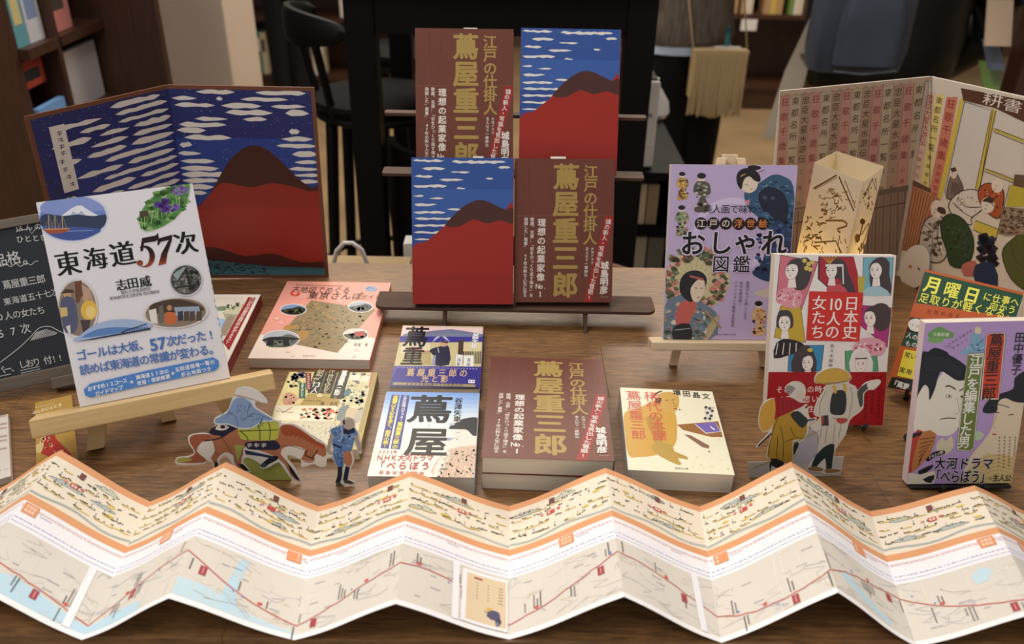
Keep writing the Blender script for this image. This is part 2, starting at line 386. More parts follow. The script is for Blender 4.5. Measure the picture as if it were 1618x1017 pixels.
    a.poly([(212, 520), (222, 545), (228, 545), (226, 515)], '#ded6cc'); a.poly([(256, 440), (272, 420), (292, 436), (300, 500), (286, 540), (262, 530)], '#8f7f74', 2)
    a.ell(276, 428, 10, 13, '#c59a7a'); a.ell(287, 468, 27, 32, '#e0b74f'); a.ell(292, 474, 16, 20, '#ecd084'); a.poly([(258, 500), (292, 498), (284, 540), (268, 540)], '#4a3e44')
    oval(598, 371, 49, 47, 0, '#54524e', '#bfc0c2')
    a.specks([(556, 350), (600, 328), (640, 350), (642, 385), (600, 414), (560, 395)], 80, 7, ['#2b2b29', '#6f6c66', '#3b3a37', '#8b8a88'])
    a.poly([(556, 352), (590, 330), (598, 330), (570, 372)], '#94a3a4'); a.line([(565, 395), (640, 385)], 5, '#2a2826'); a.line([(600, 340), (612, 404)], 6, '#24231f')
    oval(565, 476, 97, 46, -4, '#8b7a6a', '#cfc8c2')
    a.poly([(480, 455), (520, 438), (580, 433), (640, 450), (655, 470), (590, 470), (500, 480)], '#4a3e34', 2); a.poly([(560, 458), (640, 455), (645, 482), (565, 486)], '#9aa6bc')
    a.poly([(478, 468), (502, 462), (508, 512), (486, 508)], '#e2ddd6'); a.poly([(512, 455), (524, 450), (528, 500), (518, 512), (508, 500)], '#6f665c')
    a.poly([(532, 478), (548, 470), (564, 478), (566, 508), (534, 512)], '#c86b3c', 2); a.ell(545, 460, 8, 9, '#c08a66'); a.line([(534, 470), (566, 474)], 3, '#3a2a20')
    for x in (580, 600, 618, 640): a.poly([(x-8, 472), (x+8, 470), (x+9, 500), (x-8, 503)], a.rnd.choice(['#3d3a44', '#7a6654', '#54473e']))
    a.poly([(248, 568), (262, 545), (300, 518), (350, 501), (410, 497), (452, 503), (484, 522)], '#a5b8dc', 3); a.poly([(262, 556), (310, 530), (370, 522), (430, 524), (478, 522), (420, 534), (340, 548)], '#5d84c0', 2)
    a.poly([(252, 567), (330, 552), (484, 524), (484, 530), (300, 562)], '#24344c'); a.line([(390, 540), (412, 530), (440, 522), (472, 512)], 4, '#303c50')
    for x in range(400, 476, 8): a.line([(x, 536-(x-400)*.28), (x+1, 545-(x-400)*.28)], 1.5, '#303c50', up=False)
    a.z += a.STEP
    BL = '#4a74ba'
    a.text('ゴールは大坂、', (262, 613), (463, 578), 36, BL, bold=.022); a.text('57', (494, 578), (521, 573), 54, BL, bold=.03); a.text('次だった!', (552, 567), (678, 546), 36, BL, bold=.022)
    a.text('読めば東海道の常識が変わる。', (273, 659), (688, 592), 35, BL, bold=.02)
    q = [(286, 706), (690, 620), (702, 632), (704, 648), (694, 660), (292, 747), (276, 742), (270, 726), (274, 712)]
    a.poly([(290, 704), (480, 660), (684, 619), (702, 628), (704, 648), (692, 661), (480, 706), (292, 748), (274, 741), (270, 722)], '#4e86d2')
    a.text('おすすめ12コース', (290, 720), (402, 694), 17, '#f2f2f6', bold=.02); a.text('ガイドマップ', (314, 736), (388, 717), 17, '#f2f2f6', bold=.02)
    a.text('東海道57次の', (444, 683), (535, 664), 16, '#f2f2f6', bold=.02); a.text('里程・宿駅概要', (448, 702), (540, 681), 15, '#f2f2f6', bold=.02)
    a.text('五街道宿場一覧の', (570, 658), (683, 634), 16, '#f2f2f6', bold=.02); a.text('折込地図つき', (590, 674), (672, 656), 15, '#f2f2f6', bold=.02)
    a.text('+', (424, 698), (424, 698), 22, '#4e86d2' if 0 else '#f2f2f6', bold=.03); a.text('+', (556, 670), (556, 670), 22, '#f2f2f6', bold=.03)
    for k in range(26): # dark flecks of the picture that wraps round the spine
        y = 110+k*19; x = 619+(y-55)*.188
        if k % 3 != 1: a.poly([(x-1.5, y), (x+4, y-2), (x+4, y+9), (x-.5, y+7)], a.rnd.choice(['#2c2a33', '#514a55', '#6a5a5c']), up=False)
    return a
T = 14; M = up_pose(-371.8, 738.5, 56, 22, 25, 1.0, T)
TOKM = M
book('white travel book with blue slogan lines and oval photos, standing on the left wooden easel', 148, 210, T, M, art_tokaido(M, T), '#e4e2e8', '#d8d4d6')

def easel(label, M, T, L, hb, tb_, spread, topy, wleg, dleg, m, front=None, group=None, under=None):
    """A-frame: M = frame of the book's back cover; ledge under the book, two front legs down to the table, hinged back leg"""
    r = thing('book_easel', label, 'easel', M, group); o = M.translation; z0 = (o.z-TZ)*1000
    U = M.to_3x3().col[1]; N = M.to_3x3().col[2]; X = M.to_3x3().col[0]
    MB().box(-L/2, L/2, -hb-.6, -.6, -4, T+tb_).build('ledge', m, r, bevel=1.6)
    MB().box(-L/2, L/2, -.6, 3, T+tb_-3.5, T+tb_).build('lip', m, r, bevel=.8) if front else None
    for sx in (-1, 1):
        def at(y, x): return (sx*x, y)
        k = spread/ (topy+40)
        def yb(x):  # height in the sheet where this leg meets the table
            return -(z0+X.z*1000*sx*x-dleg*N.z*1000*.0)/ (U.z*1000)*1000/1000
        xb = spread; ylo = yb(xb)/1.0
        ylo = -(z0/1000+X.z*sx*xb/1000)/U.z*1000+abs(N.z)/U.z*dleg
        pts = [(sx*6, topy), (sx*(6+wleg), topy), (sx*(xb+wleg), ylo), (sx*xb, ylo)]
        MB().prism(pts, -dleg-1, -1).build('front_leg', m, r, bevel=.8)
    MB().box(-wleg*.9, wleg*.9, topy-wleg*1.5, topy+4, -dleg-1.2-dleg, -dleg-1.2).build('top_block', m, r, bevel=.8)
    # back leg
    a = M @ Vector((0, (topy-10)/1000, (-2*dleg-2)/1000)); Bk = Vector((-N.x, -N.y, 0)).normalized()
    foot = a + Bk*.075
    if under is not None: foot = M.translation + Bk*under + X*.004
    foot.z = TZ+.001; q = M.inverted()
    P = [q @ a, q @ foot]; hw = wleg*.45
    d = (P[1]-P[0]); nrm = d.cross(Vector((1, 0, 0))).normalized()*(dleg/2000)
    b = [];
    for p in P: b.append([p+Vector((sx*hw/1000, 0, 0))+nrm*sy for sx, sy in ((-1, -1), (1, -1), (1, 1), (-1, 1))])
    MB().hexa([tuple(x*1000) for x in b[1]], [tuple(x*1000) for x in b[0]]).build('back_leg', m, r)
    return r
easel('light brown wooden easel under the white travel book', TOKM, 14, 236, 19, 22, 62, 175, 17, 12, PINE, under=.014)

# ---------------------------------------------------------------- the mystery of the wooden cover: brown woodgrain books with gold title
def art_gold(M, T, seed=5):
    a = Art(130, 188, T, M, (805, 245, 4.329), seed)
    for k in range(150):
        x = a.rnd.uniform(20, 715); y = a.rnd.uniform(10, 960); l = a.rnd.uniform(30, 200)
        a.line([(x, y), (x+a.rnd.uniform(-5, 5), y+l/2), (x+a.rnd.uniform(-4, 4), y+l)], a.rnd.uniform(.8, 3), a.rnd.choice(['#5d3026', '#7b4637', '#643629', '#734033']), up=False)
    a.z += a.STEP
    a.rect(0, 413, 760, 415.5, '#85594c')
    a.poly([(655, 417), (735, 417), (706, 470), (562, 1017), (506, 1017)], '#9c2a28')
    G = '#ab8f50'
    a.text('江戸の仕掛人', (557, 116), (551, 568), 98, G, True, .022); a.text('蔦屋重三郎', (388, 150), (381, 890), 182, G, True, .036)
    Wt = '#ece4dc'
    a.text('理想の起業家像', (221, 462), (213, 834), 58, Wt, True, .022); a.text('No.', (192, 895), (240, 895), 50, Wt, bold=.02, sx=.8); a.text('1', (210, 950), (210, 950), 55, Wt, bold=.02)
    a.text('歌麿、北斎…「世をひっくり返す偉才」を', (156, 440), (149, 958), 28, Wt, True, .012); a.text('発掘した“蔦重” 47年の粋な人生に迫る', (114, 440), (105, 958), 28, Wt, True, .012)
    a.text('謎の新人・写楽を見出した慧眼!', (677, 455), (545, 972), 38, Wt, True, .016)
    a.text('大河ドラマ', (567, 640), (565, 736), 21, Wt, True, .01); a.text('主人公で一躍脚光', (531, 640), (522, 820), 24, Wt, True, .01)
    a.text('城島明彦', (651, 755), (645, 922), 58, Wt, True, .032); a.text('ウェッジ', (630, 968), (668, 968), 11, Wt)
    return a
GB = dict(base='#6d3d31', spine='#63372c')
def gold_book(label, M, T, src=None, group=None):
    return book(label, 130, 188, T, M, art_gold(GOLDM, 20), GB['base'], GB['spine'], group=group, inset=1.2)
GT = 20
# display stand frame: three tiers
GOLDM = up_pose(67.3, 999.8, 34.4, 2.2, 21.3, 0, GT)
front_gold = gold_book('brown gold-titled book with its whole cover showing on the lower stand tier', GOLDM, GT, group='brown gold-titled books')
BLM = up_pose(-68.1, 1098, 177.4, 2.4, 22.3, 0, GT); BRM = up_pose(71, 1100, 177.4, .5, 22, 0, GT); FLM = up_pose(-65.5, 988, 34.8, 1.4, 21.6, .3, GT)
def copy_tree(o, M=None, label=None, group=None):
    c = o.copy(); COL.objects.link(c)
    if M is not None: c.matrix_world = M
    if label: c['label'] = label
    if group: c['group'] = group
    for ch in o.children:
        d = ch.copy(); COL.objects.link(d); d.parent = c
        for g in ch.children: e = g.copy(); COL.objects.link(e); e.parent = d
    return c
copy_tree(front_gold, BLM, 'brown gold-titled book on the upper tier, cut off below by another book')
# plain blue and red landscape cover (generic)
def art_hill(W, H, T, seed, x0=None, broad=False):
    a = Art(W, H, T, None, None, seed, x0)
    return a
def art_redbook(T):
    a = Art(132, 190, T, None, None, 8); r = a.rnd
    a.rect(0, 0, 132, 60, '#33549a'); a.rect(0, 40, 132, 80, '#3a5ea6')
    for x, y, l, h in ((2, 4, 40, 4), (52, 5, 70, 4.5), (14, 14, 30, 4), (50, 18, 26, 3.2), (4, 24, 24, 4), (36, 28, 32, 4), (2, 36, 44, 4.5), (58, 39, 12, 3), (2, 49, 14, 3.5), (22, 52, 20, 3), (3, 60, 30, 4), (2, 70, 42, 3.5), (46, 66, 18, 3), (4, 78, 50, 3.6), (2, 87, 46, 3.4), (2, 96, 40, 3.4), (2, 105, 30, 3.4), (2, 114, 16, 3), (112, 12, 16, 3.5), (96, 26, 10, 2.5)):
        n = max(4, int(l/5)); P = [(x+l*i/n, y-h*r.uniform(.1, .5)*(0 < i < n)) for i in range(n+1)]+[(x+l*(1-i/n), y+h*r.uniform(.2, .6)*(0 < i < n)) for i in range(n+1)]
        a.poly(P, '#e2ddd8', 2)
    a.poly([(0, 118), (18, 108), (40, 90), (58, 70), (76, 57), (92, 54), (108, 60), (122, 66), (132, 64), (132, 190), (0, 190)], '#9c281f', 3)
    a.poly([(44, 87), (58, 70), (76, 57), (92, 54), (108, 60), (122, 66), (132, 64), (132, 84), (116, 80), (98, 84), (80, 79), (62, 88)], '#4b2a26', 3)
    a.rect(0, 150, 132, 190, '#96261d'); a.rect(0, 186.5, 132, 188, '#9a221c')
    return a
front_red = book('book with red hill and blue sky, whole cover showing, lower stand tier', 132, 190, GT, FLM, art_redbook(GT), '#2f4d93', '#a02a22', group='blue and red landscape books', inset=1.2)
copy_tree(front_red, BRM, 'book with red hill and blue sky on the upper stand tier')
# bookmarks peeping out of the two gold books and the red one
for M, x, w in ((GOLDM, -8, 20), (BLM, 8, 18), (FLM, 20, 14)):
    o = MB().box(x-w/2, x+w/2, 140, 191.2 if M is not FLM else 192.6, 9.7, 10.0).build('paper_slip', mat('slip_paper', '#e3ddd4', .8), M=None); o.matrix_world = M @ Matrix.Translation((0, 0, .0))
    tag(o, {-8: 'white paper slip peeping out of the gold-titled book on the lower tier', 8: 'white paper slip peeping out of the gold-titled book on the upper tier', 20: 'white paper slip at the top of the lower red hill book'}[x], 'paper slip')

# ---------------------------------------------------------------- display stand
st = thing('display_stand', 'brown three-tier book display stand with rounded bottom shelf', 'stand', Matrix.Translation(V(5, 1040, 0)))
def rounded(x0, x1, y0, y1, r, n=6):
    P = []
    for cx_, cy_, rr, a0 in ((x1-3, y1-3, 3, 0), (x0+3, y1-3, 3, 90), (x0+r, y0+r, r, 180), (x1-r, y0+r, r, 270)):
        P += [(cx_+rr*math.cos(R(a0+90*i/n)), cy_-1040+rr*math.sin(R(a0+90*i/n))) for i in range(n+1)]
    return P
MB().prism(rounded(-188, 186, 990, 1036, 12), 22.5, 27).build('shelf', STANDW, st, bevel=.6)
MB().prism(rounded(-188, 173, 1112, 1140, 5), 165, 169.4).build('shelf', STANDW, st, bevel=.6)
MB().prism(rounded(-186, 174, 1150, 1166, 5), 238, 242.4).build('shelf', STANDW, st, bevel=.6)
for x in (-95, 93):
    P = [(977, 0), (985, 0), (1008, 15), (1150, 18), (1176, 0), (1184, 0), (1166, 237.8), (1152, 237.8), (1138, 164.8), (1113, 164.8), (1078, 120), (1036, 40), (1034, 22.3), (992, 22.3)]
    mb = MB().prism([(y-1040, z) for y, z in P], x-2.5, x+2.5); mb.v = [(p[2], p[0], p[1]) for p in mb.v]
    mb.build('side_panel', STANDW, st, bevel=.5)

# ---------------------------------------------------------------- books lying on the table
def art_walk(M, T):   # pink guide book
    a = Art(148, 210, T, M, (390, 440, 6.778), 11)
    a.poly([(0, 600), (150, 600), (1340, 628), (1390, 650), (1330, 900), (1290, 900), (0, 870)], '#efdccd')
    mp = [(690, 230), (1375, 332), (968, 795), (335, 700), (345, 590)]
    mp = [(690, 230), (1375, 332), (968, 795), (338, 640), (372, 545)]
    a.poly([(690, 230), (1375, 332), (968, 795), (372, 545)] if 0 else [(690, 230), (1378, 332), (968, 795), (300, 660)], '#93805f')
    mp = [(690, 235), (1370, 335), (966, 788), (310, 655)]
    a.specks(mp, 260, 9, ['#7d7456', '#a88d63', '#8d8f6c', '#6f6a4e', '#b0925f', '#7a6a4c'], 1.8)
    a.poly([(420, 500), (520, 490), (570, 530), (480, 545), (390, 545)], '#b38c55', 3); a.poly([(560, 560), (660, 570), (640, 640), (560, 670), (520, 620)], '#b08a52', 3); a.poly([(860, 390), (930, 420), (900, 440), (850, 410)], '#b08a5a', 2)
    for k in range(30):
        x, y = a.rnd.uniform(480, 1200), a.rnd.uniform(270, 700)
        if (x-690)/(1378-690)*0+y < 1500-x*.9+300 and y > 230+(690-x)*1.05: a.line([(x, y), (x+a.rnd.uniform(-70, 70), y+a.rnd.uniform(-25, 25)), (x+a.rnd.uniform(-60, 60), y+a.rnd.uniform(-40, 40))], 3, a.rnd.choice(['#4e4a38', '#5d5a44', '#a59c7c']), 3, up=False)
    a.z += a.STEP
    def photo(x, y, rx, ry, sky, land, seed):
        a.ell(x, y, rx, ry, '#efe6dd'); a.ell(x, y, rx-7, ry-6, sky)
        a.poly([(x-rx+8, y+4), (x-rx*.5, y-ry*.15), (x, y-ry*.3), (x+rx*.4, y-ry*.55), (x+rx*.85, y-ry*.2), (x+rx*.88, y+ry*.2), (x+rx*.5, y+ry*.78), (x-rx*.3, y+ry*.85), (x-rx*.8, y+ry*.45)], land, 3)
        a.specks([(x-rx*.75, y), (x+rx*.75, y-ry*.2), (x+rx*.6, y+ry*.6), (x-rx*.5, y+ry*.7)], 26, 12, seed, 1.4)
    photo(498, 333, 142, 63, '#7d97bd', '#2b2f26', ['#20241c', '#39422e', '#5c6b3c', '#1c1f1a'])
    photo(1218, 303, 135, 61, '#a8aeba', '#4a4c50', ['#36383a', '#6b6e74', '#8b909a', '#2b2c2e'])
    photo(1167, 598, 137, 63, '#c8c9bf', '#3e4438', ['#4c5a3e', '#2c2e28', '#58604a']); a.poly([(1150, 570), (1260, 562), (1270, 610), (1165, 620)], '#a8403c')
    photo(365, 648, 203, 97, '#b4b7be', '#6d706c', ['#6f7868', '#4c5148'])
    a.poly([(170, 655), (250, 625), (420, 625), (560, 640), (540, 655), (350, 660), (180, 668)], '#2c2d2c', 2); a.poly([(225, 660), (290, 660), (280, 720), (205, 715)], '#26262a'); a.poly([(385, 660), (450, 656), (460, 718), (390, 722)], '#2a2a2c'); a.poly([(200, 715), (480, 722), (420, 735), (260, 735)], '#4d5b3c')
    a.ell(1335, 112, 67, 31, '#dfd6d2'); a.ell(1335, 112, 63, 28, '#5c7aa8'); a.poly([(1285, 125), (1330, 96), (1390, 100), (1360, 128)], '#9fb0c6', 2); a.line([(1300, 120), (1370, 105)], 7, '#394f78')
    D = '#4e3a36'
    a.marks((535, 68), (1020, 82), 24, 15, 14, '#6b4c44')
    a.text('古地図でめぐる', (525, 118), (1065, 126), 74, D, sx=1.2, bold=.006); a.ell(517, 160, 53, 28, '#d8493c'); a.text('今', (517, 160), (517, 160), 50, '#f3ddd4', sx=1.2); a.text('昔', (603, 187), (603, 187), 55, '#f5d2c6', sx=1.3)
    a.text('東京さんぽ', (712, 184), (1183, 191), 82, D, sx=1.35, bold=.014); a.text('ガイド', (1257, 199), (1403, 201), 56, D, sx=1.2)
    a.text('荻窪 圭', (1165, 708), (1280, 709), 36, '#6a5148'); a.text('玄光社MOOK', (605, 829), (730, 829), 18, '#6a5148')
    for x, y in ((320, 430), (370, 475), (1000, 240), (440, 780), (490, 822), (1180, 760), (1150, 830)): a.ell(x, y, 24, 16, '#edb9ab' if y < 600 else '#eecfc4')
    return a
T = 13.5; M = lie(-248.1, 982.9, .6, 148, 210)
book('pink guide book with an old map and oval photos, lying flat', 148, 210, T, M, art_walk(M, T), '#e7a08f', '#dd927f', inset=.5, pages=mat('guide_pages', '#cfc6bb', .9, .1, noise=.08, scale=60, stretch=(.2, .2, 60)))

def art_thirteen(M, T):
    a = Art(105, 148, T, M, (430, 570, 6.358), 12)
    a.poly([(195, 75), (560, 85), (330, 440), (40, 440)], '#d8c98c'); 
    a.specks([(240, 100), (330, 95), (320, 180), (180, 200)], 26, 13, ['#39395f', '#4b4c74', '#3a3b58'], 1.6); a.specks([(150, 200), (310, 190), (260, 260), (130, 270)], 24, 11, ['#dcd6b4', '#8f8a62', '#b9b084'], 1.6)
    a.poly([(130, 330), (200, 320), (260, 380), (190, 440), (110, 430)], '#c98f74', 3); a.specks([(120, 330), (250, 350), (230, 430), (90, 430)], 22, 10, ['#b56a54', '#d8b48c', '#c4bb8c'], 1.5)
    a.poly([(365, 325), (700, 385), (640, 450), (270, 445)], '#a98f4d'); a.poly([(0, 440), (300, 446), (640, 450), (560, 900), (0, 900)], '#ddd2ac')
    a.poly([(790, 95), (1020, 110), (900, 560), (880, 700), (640, 700), (640, 500), (700, 385)], '#cfc69a')
    a.specks([(790, 120), (990, 130), (900, 480), (880, 690), (660, 690), (700, 400)], 130, 15, ['#e2dcc2', '#8e9184', '#c9ba86', '#6f7468', '#b8a878', '#a8a596', '#7f8f8a'], 1.3)
    a.poly([(790, 140), (890, 145), (870, 200), (775, 195)], '#e6dfc4'); a.poly([(900, 150), (985, 155), (960, 215), (880, 205)], '#e2dac0')
    for pts, c in (([(680, 470), (770, 455), (760, 540), (650, 600)], '#6f8078'), ([(760, 480), (850, 480), (840, 580), (740, 570)], '#c8b490'), ([(850, 500), (930, 500), (900, 600), (830, 610)], '#b1aa98'), ([(720, 300), (790, 290), (770, 350), (700, 350)], '#4c7a78')): a.poly(pts, c, 3)
    a.poly([(1000, 100), (1030, 105), (1000, 270), (965, 265)], '#b5733f'); a.poly([(1026, 100), (1062, 106), (900, 720), (860, 720)], '#a38f54')
    a.poly([(20, 452), (660, 462), (620, 605), (0, 590)], '#e3dabd')
    a.line([(40, 500), (110, 512), (215, 520)], 5, '#6c5a4c'); a.line([(105, 522), (200, 465)], 7, '#8a4a3c'); a.line([(60, 470), (120, 515)], 4, '#7a6a58')
    a.specks([(300, 470), (640, 480), (600, 590), (240, 580)], 60, 12, ['#8a8f68', '#c96a4e', '#d98a6a', '#b7b38a', '#6f7a58'], 1.8); a.specks([(540, 490), (660, 490), (640, 560), (520, 555)], 16, 11, ['#d5593f', '#e07a58'], 1.5)
    a.poly([(0, 595), (640, 608), (560, 1000), (-200, 1000)], '#c9c0a4'); a.specks([(100, 615), (640, 625), (560, 880), (100, 840)], 260, 5, ['#8f8876', '#aaa28c', '#e0d8c2', '#77705f'])
    K = '#33322e'
    for p in ([(435, 88), (548, 95), (468, 326), (352, 322)], [(553, 95), (660, 100), (588, 328), (474, 325)], [(672, 100), (785, 106), (706, 384), (580, 374)]): a.poly(p, K)
    a.text('創った', (482, 122), (436, 196), 78, '#d9cba0', True); a.text('13', (418, 236), (466, 239), 66, '#f0ece0', bold=.03); a.text('人', (428, 290), (428, 290), 76, '#f0ece0', bold=.01)
    a.text('江戸文化を', (597, 125), (540, 296), 64, '#d9cba0', True); a.text('蔦屋重三郎', (722, 130), (655, 318), 66, '#f0ece0', True, .03); a.text('と', (640, 360), (640, 360), 40, '#d9cba0')
    a.poly([(332, 120), (393, 122), (388, 290), (345, 292)], '#7d2730'); a.marks((362, 140), (368, 278), 7, 30, 18, '#e0cfc0')
    a.poly([(274, 220), (338, 222), (332, 375), (268, 378)], '#1f5a44'); a.text('仕掛人がいた!', (306, 235), (300, 362), 28, '#e9e6d8', True, .015)
    a.ell(478, 350, 26, 20, '#d9c998'); a.text('車 浮代', (505, 430), (642, 432), 40, '#4b3f28'); a.marks((335, 400), (480, 405), 6, 16, 18, '#7d6838')
    return a
T = 13; M = lie(-210.2, 776.4, 1.1, 105, 148)
book('small olive-gold paperback about thirteen people, lying behind the paper horse cutout', 105, 148, T, M, art_thirteen(M, T), '#b3a05e', '#a8945a', inset=.5)

def art_tsutaju(M, T):
    a = Art(105, 148, T, M, (600, 505, 3.767), 13)
    a.poly([(130, 38), (620, 50), (610, 110), (110, 100)], '#e7c9c4')
    a.poly([(250, 75), (300, 68), (360, 60), (430, 56), (500, 66), (560, 76), (620, 86), (616, 110), (125, 104), (150, 82)], '#717894', 0)
    for x in range(150, 610, 14): a.line([(x, 80+abs(x-400)*.02), (x-5, 104)], 3, '#8b93ae', up=False)
    a.z += a.STEP
    a.poly([(115, 98), (618, 102), (612, 135), (108, 134)], '#3b3890')
    for k in range(5): a.line([(365-50+k*4, 130-k*6), (365, 96-k*1), (415-k*4, 130-k*6)], 2.5, '#c8c8dc', up=False)
    a.z += a.STEP
    a.poly([(108, 134), (612, 136), (600, 280), (95, 272)], '#c9bd8e'); a.poly([(130, 140), (300, 140), (300, 200), (125, 200)], '#d8d1b0'); a.poly([(230, 190), (300, 180), (310, 268), (220, 268)], '#b0a070')
    a.poly([(160, 170), (200, 160), (290, 190), (280, 196), (180, 184)], '#c6766c'); a.poly([(470, 120), (500, 120), (492, 276), (460, 276)], '#4a3a30')
    for x in range(505, 612, 9): a.line([(x, 130), (x-3, 200)], 4, '#e2d8a8', up=False)
    for x in range(500, 610, 10): a.line([(x, 188), (x-3, 262)], 6, '#2e2824', up=False)
    a.z += a.STEP
    a.poly([(352, 160), (402, 150), (418, 190), (412, 268), (314, 268), (322, 215), (296, 190), (310, 172)], '#272a42', 2); a.poly([(360, 130), (398, 128), (404, 150), (384, 160), (362, 156)], '#c6a182', 3); a.poly([(360, 134), (376, 126), (404, 132), (404, 140), (380, 136)], '#28242a', 2)
    a.poly([(318, 215), (334, 210), (330, 268), (310, 268)], '#8f97b4'); a.line([(346, 165), (352, 196)], 4, '#c8cad8')
    a.poly([(456, 204), (496, 210), (492, 276), (450, 276)], '#dfddd8'); a.poly([(499, 212), (560, 212), (558, 278), (498, 278)], '#e6e4de'); a.text('蔦屋', (472, 240), (468, 264), 22, '#2a2a2a', True); a.text('蔦屋', (530, 240), (528, 266), 24, '#2a2a2a', True)
    a.poly([(85, 274), (605, 280), (598, 405), (60, 395)], '#352f86'); a.poly([(85, 274), (110, 275), (80, 340), (70, 340)], '#4f4aa6')
    a.marks((110, 283), (575, 293), 26, 13, 11, '#a9a2d2'); a.text('蔦屋重三郎の', (183, 314), (498, 319), 50, '#cfb183', bold=.02); a.text('光と影', (270, 352), (385, 354), 46, '#cfb183', bold=.02)
    a.poly([(82, 372), (570, 386), (568, 401), (76, 388)], '#a3946c'); a.text('2025年大河ドラマの主人公', (165, 383), (484, 389), 17, '#26222a', bold=.03, sx=1.3)
    a.poly([(528, 358), (566, 359), (565, 379), (528, 378)], '#e9e6ea'); a.marks((538, 368), (556, 368), 2, 12, 14, '#352f86')
    a.poly([(60, 396), (598, 402), (592, 425), (52, 410)], '#1a1830')
    a.text('蔦', (216, 102), (216, 102), 132, '#0e0d0e', bold=.02, sx=1.15); a.text('重', (196, 218), (196, 218), 120, '#0e0d0e', bold=.02, sx=1.15)
    a.text('吉森大祐', (574, 76), (562, 158), 33, '#f0eef0', True, .025, sx=1.2)
    return a
T = 12.5; M = lie(-89.3, 893.8, .8, 105, 148)
book('small paperback with purple lower band and a man in dark kimono, behind the sky-blue one', 105, 148, T, M, art_tsutaju(M, T), '#cfc0a0', '#4a4590', inset=.5)

def art_tsutaya(M, T):
    a = Art(105, 148, T, M, (600, 505, 3.767), 14)
    cs = ['#7fa6e0', '#8db0e3', '#9cbbe6', '#adc7e8', '#bfd3ea', '#d0dfec', '#dee7ec', '#e8ebe8', '#eeeee6', '#efede2']
    for i, c in enumerate(cs): a.poly([(-60, 425+i*26), (640, 425+i*26), (640, 1100), (-60, 1100)], c)
    a.poly([(-60, 700), (640, 700), (640, 1000), (-60, 1000)], '#efebdc')
    # woman seen from the side, smoking pipe at her lips
    a.poly([(440, 600), (492, 588), (560, 592), (600, 640), (585, 700), (560, 800), (420, 800), (400, 740), (430, 690)], '#e6ded2', 3)
    a.poly([(410, 648), (440, 618), (500, 600), (560, 588), (600, 610), (592, 680), (556, 690), (520, 656), (470, 652)], '#22252c', 3); a.poly([(480, 596), (560, 580), (600, 596), (596, 640), (520, 625)], '#262a30', 3)
    a.poly([(318, 950), (330, 850), (420, 770), (540, 750), (590, 770), (560, 960)], '#d3b6a0', 2); a.poly([(318, 950), (326, 880), (380, 800), (420, 790), (400, 850), (350, 950)], '#e6ddcf', 2)
    a.specks([(400, 790), (580, 765), (556, 940), (340, 940)], 150, 7, ['#c49a8a', '#e3cdb4', '#b59d84', '#9fa892', '#d6a696'])
    for k in range(7): a.line([(430+k*24, 775), (350+k*30, 945)], 1.5, '#a38c78', up=False)
    a.z += a.STEP
    a.ell(408, 710, 24, 9, '#9aa0b4'); a.line([(425, 709), (470, 700)], 4, '#a9a8ae'); a.line([(458, 672), (478, 668)], 3, '#3a3838'); a.line([(455, 712), (466, 714)], 5, '#a8493c')
    a.ell(428, 622, 20, 7, '#bcc6d4')
    P1 = '#3d3f86'
    a.poly([(128, 448), (179, 451), (121, 772), (64, 768)], P1); a.poly([(72, 446), (119, 449), (53, 768), (4, 764)], P1)
    a.text('江戸の出版プロデューサー', (152, 460), (128, 596), 19, '#e8e6ee', True, .02, sx=1.2); a.text('蔦屋重三郎の', (121, 622), (91, 756), 27, '#efe04a', True, .03, sx=1.35)
    a.text('波瀾万丈人生を歩く、傑作小説!', (94, 462), (31, 752), 24, '#efe04a', True, .03, sx=1.35)
    a.text('蔦', (300, 533), (300, 533), 182, '#17181a', bold=.022, sx=1.5); a.text('屋', (282, 728), (282, 728), 190, '#17181a', bold=.022, sx=1.4); a.text('つたや', (300, 610), (290, 640), 14, '#8a93a4', True)
    a.text('谷津矢車', (470, 482), (461, 592), 38, '#24262c', True, -.016, sx=1.3)
    RD = '#b8443c'
    a.text('2025年', (2, 786), (92, 788), 24, RD, sx=1.15); a.text('NHK大河ドラマ', (2, 821), (298, 824), 44, RD, bold=.008, sx=1.05); a.text('「べらぼう', (0, 868), (272, 872), 52, RD, bold=.02, sx=1.1); a.text('蔦重栄華乃夢噺', (8, 911), (250, 916), 24, RD, sx=1.3)
    return a
T = 21; M = lie(-87.4, 726.3, .5, 105, 148)
book('sky-blue and cream paperback with two large black characters, just behind the zigzag map', 105, 148, T, M, art_tsutaya(M, T), '#efebdc', '#b9c4d2', inset=.6)

# brown stack
M = lie(39.5, 753.6, -1.1, 130, 188, 0)
copy_tree(front_gold, lie(40, 753.2, -1.6, 130, 188, 0), 'lower brown gold-titled book of the flat pair, only its page edges showing')
copy_tree(front_gold, lie(39.5, 753.6, -1.1, 130, 188, 20.4), 'brown gold-titled book lying flat on top of another in front of the stand')

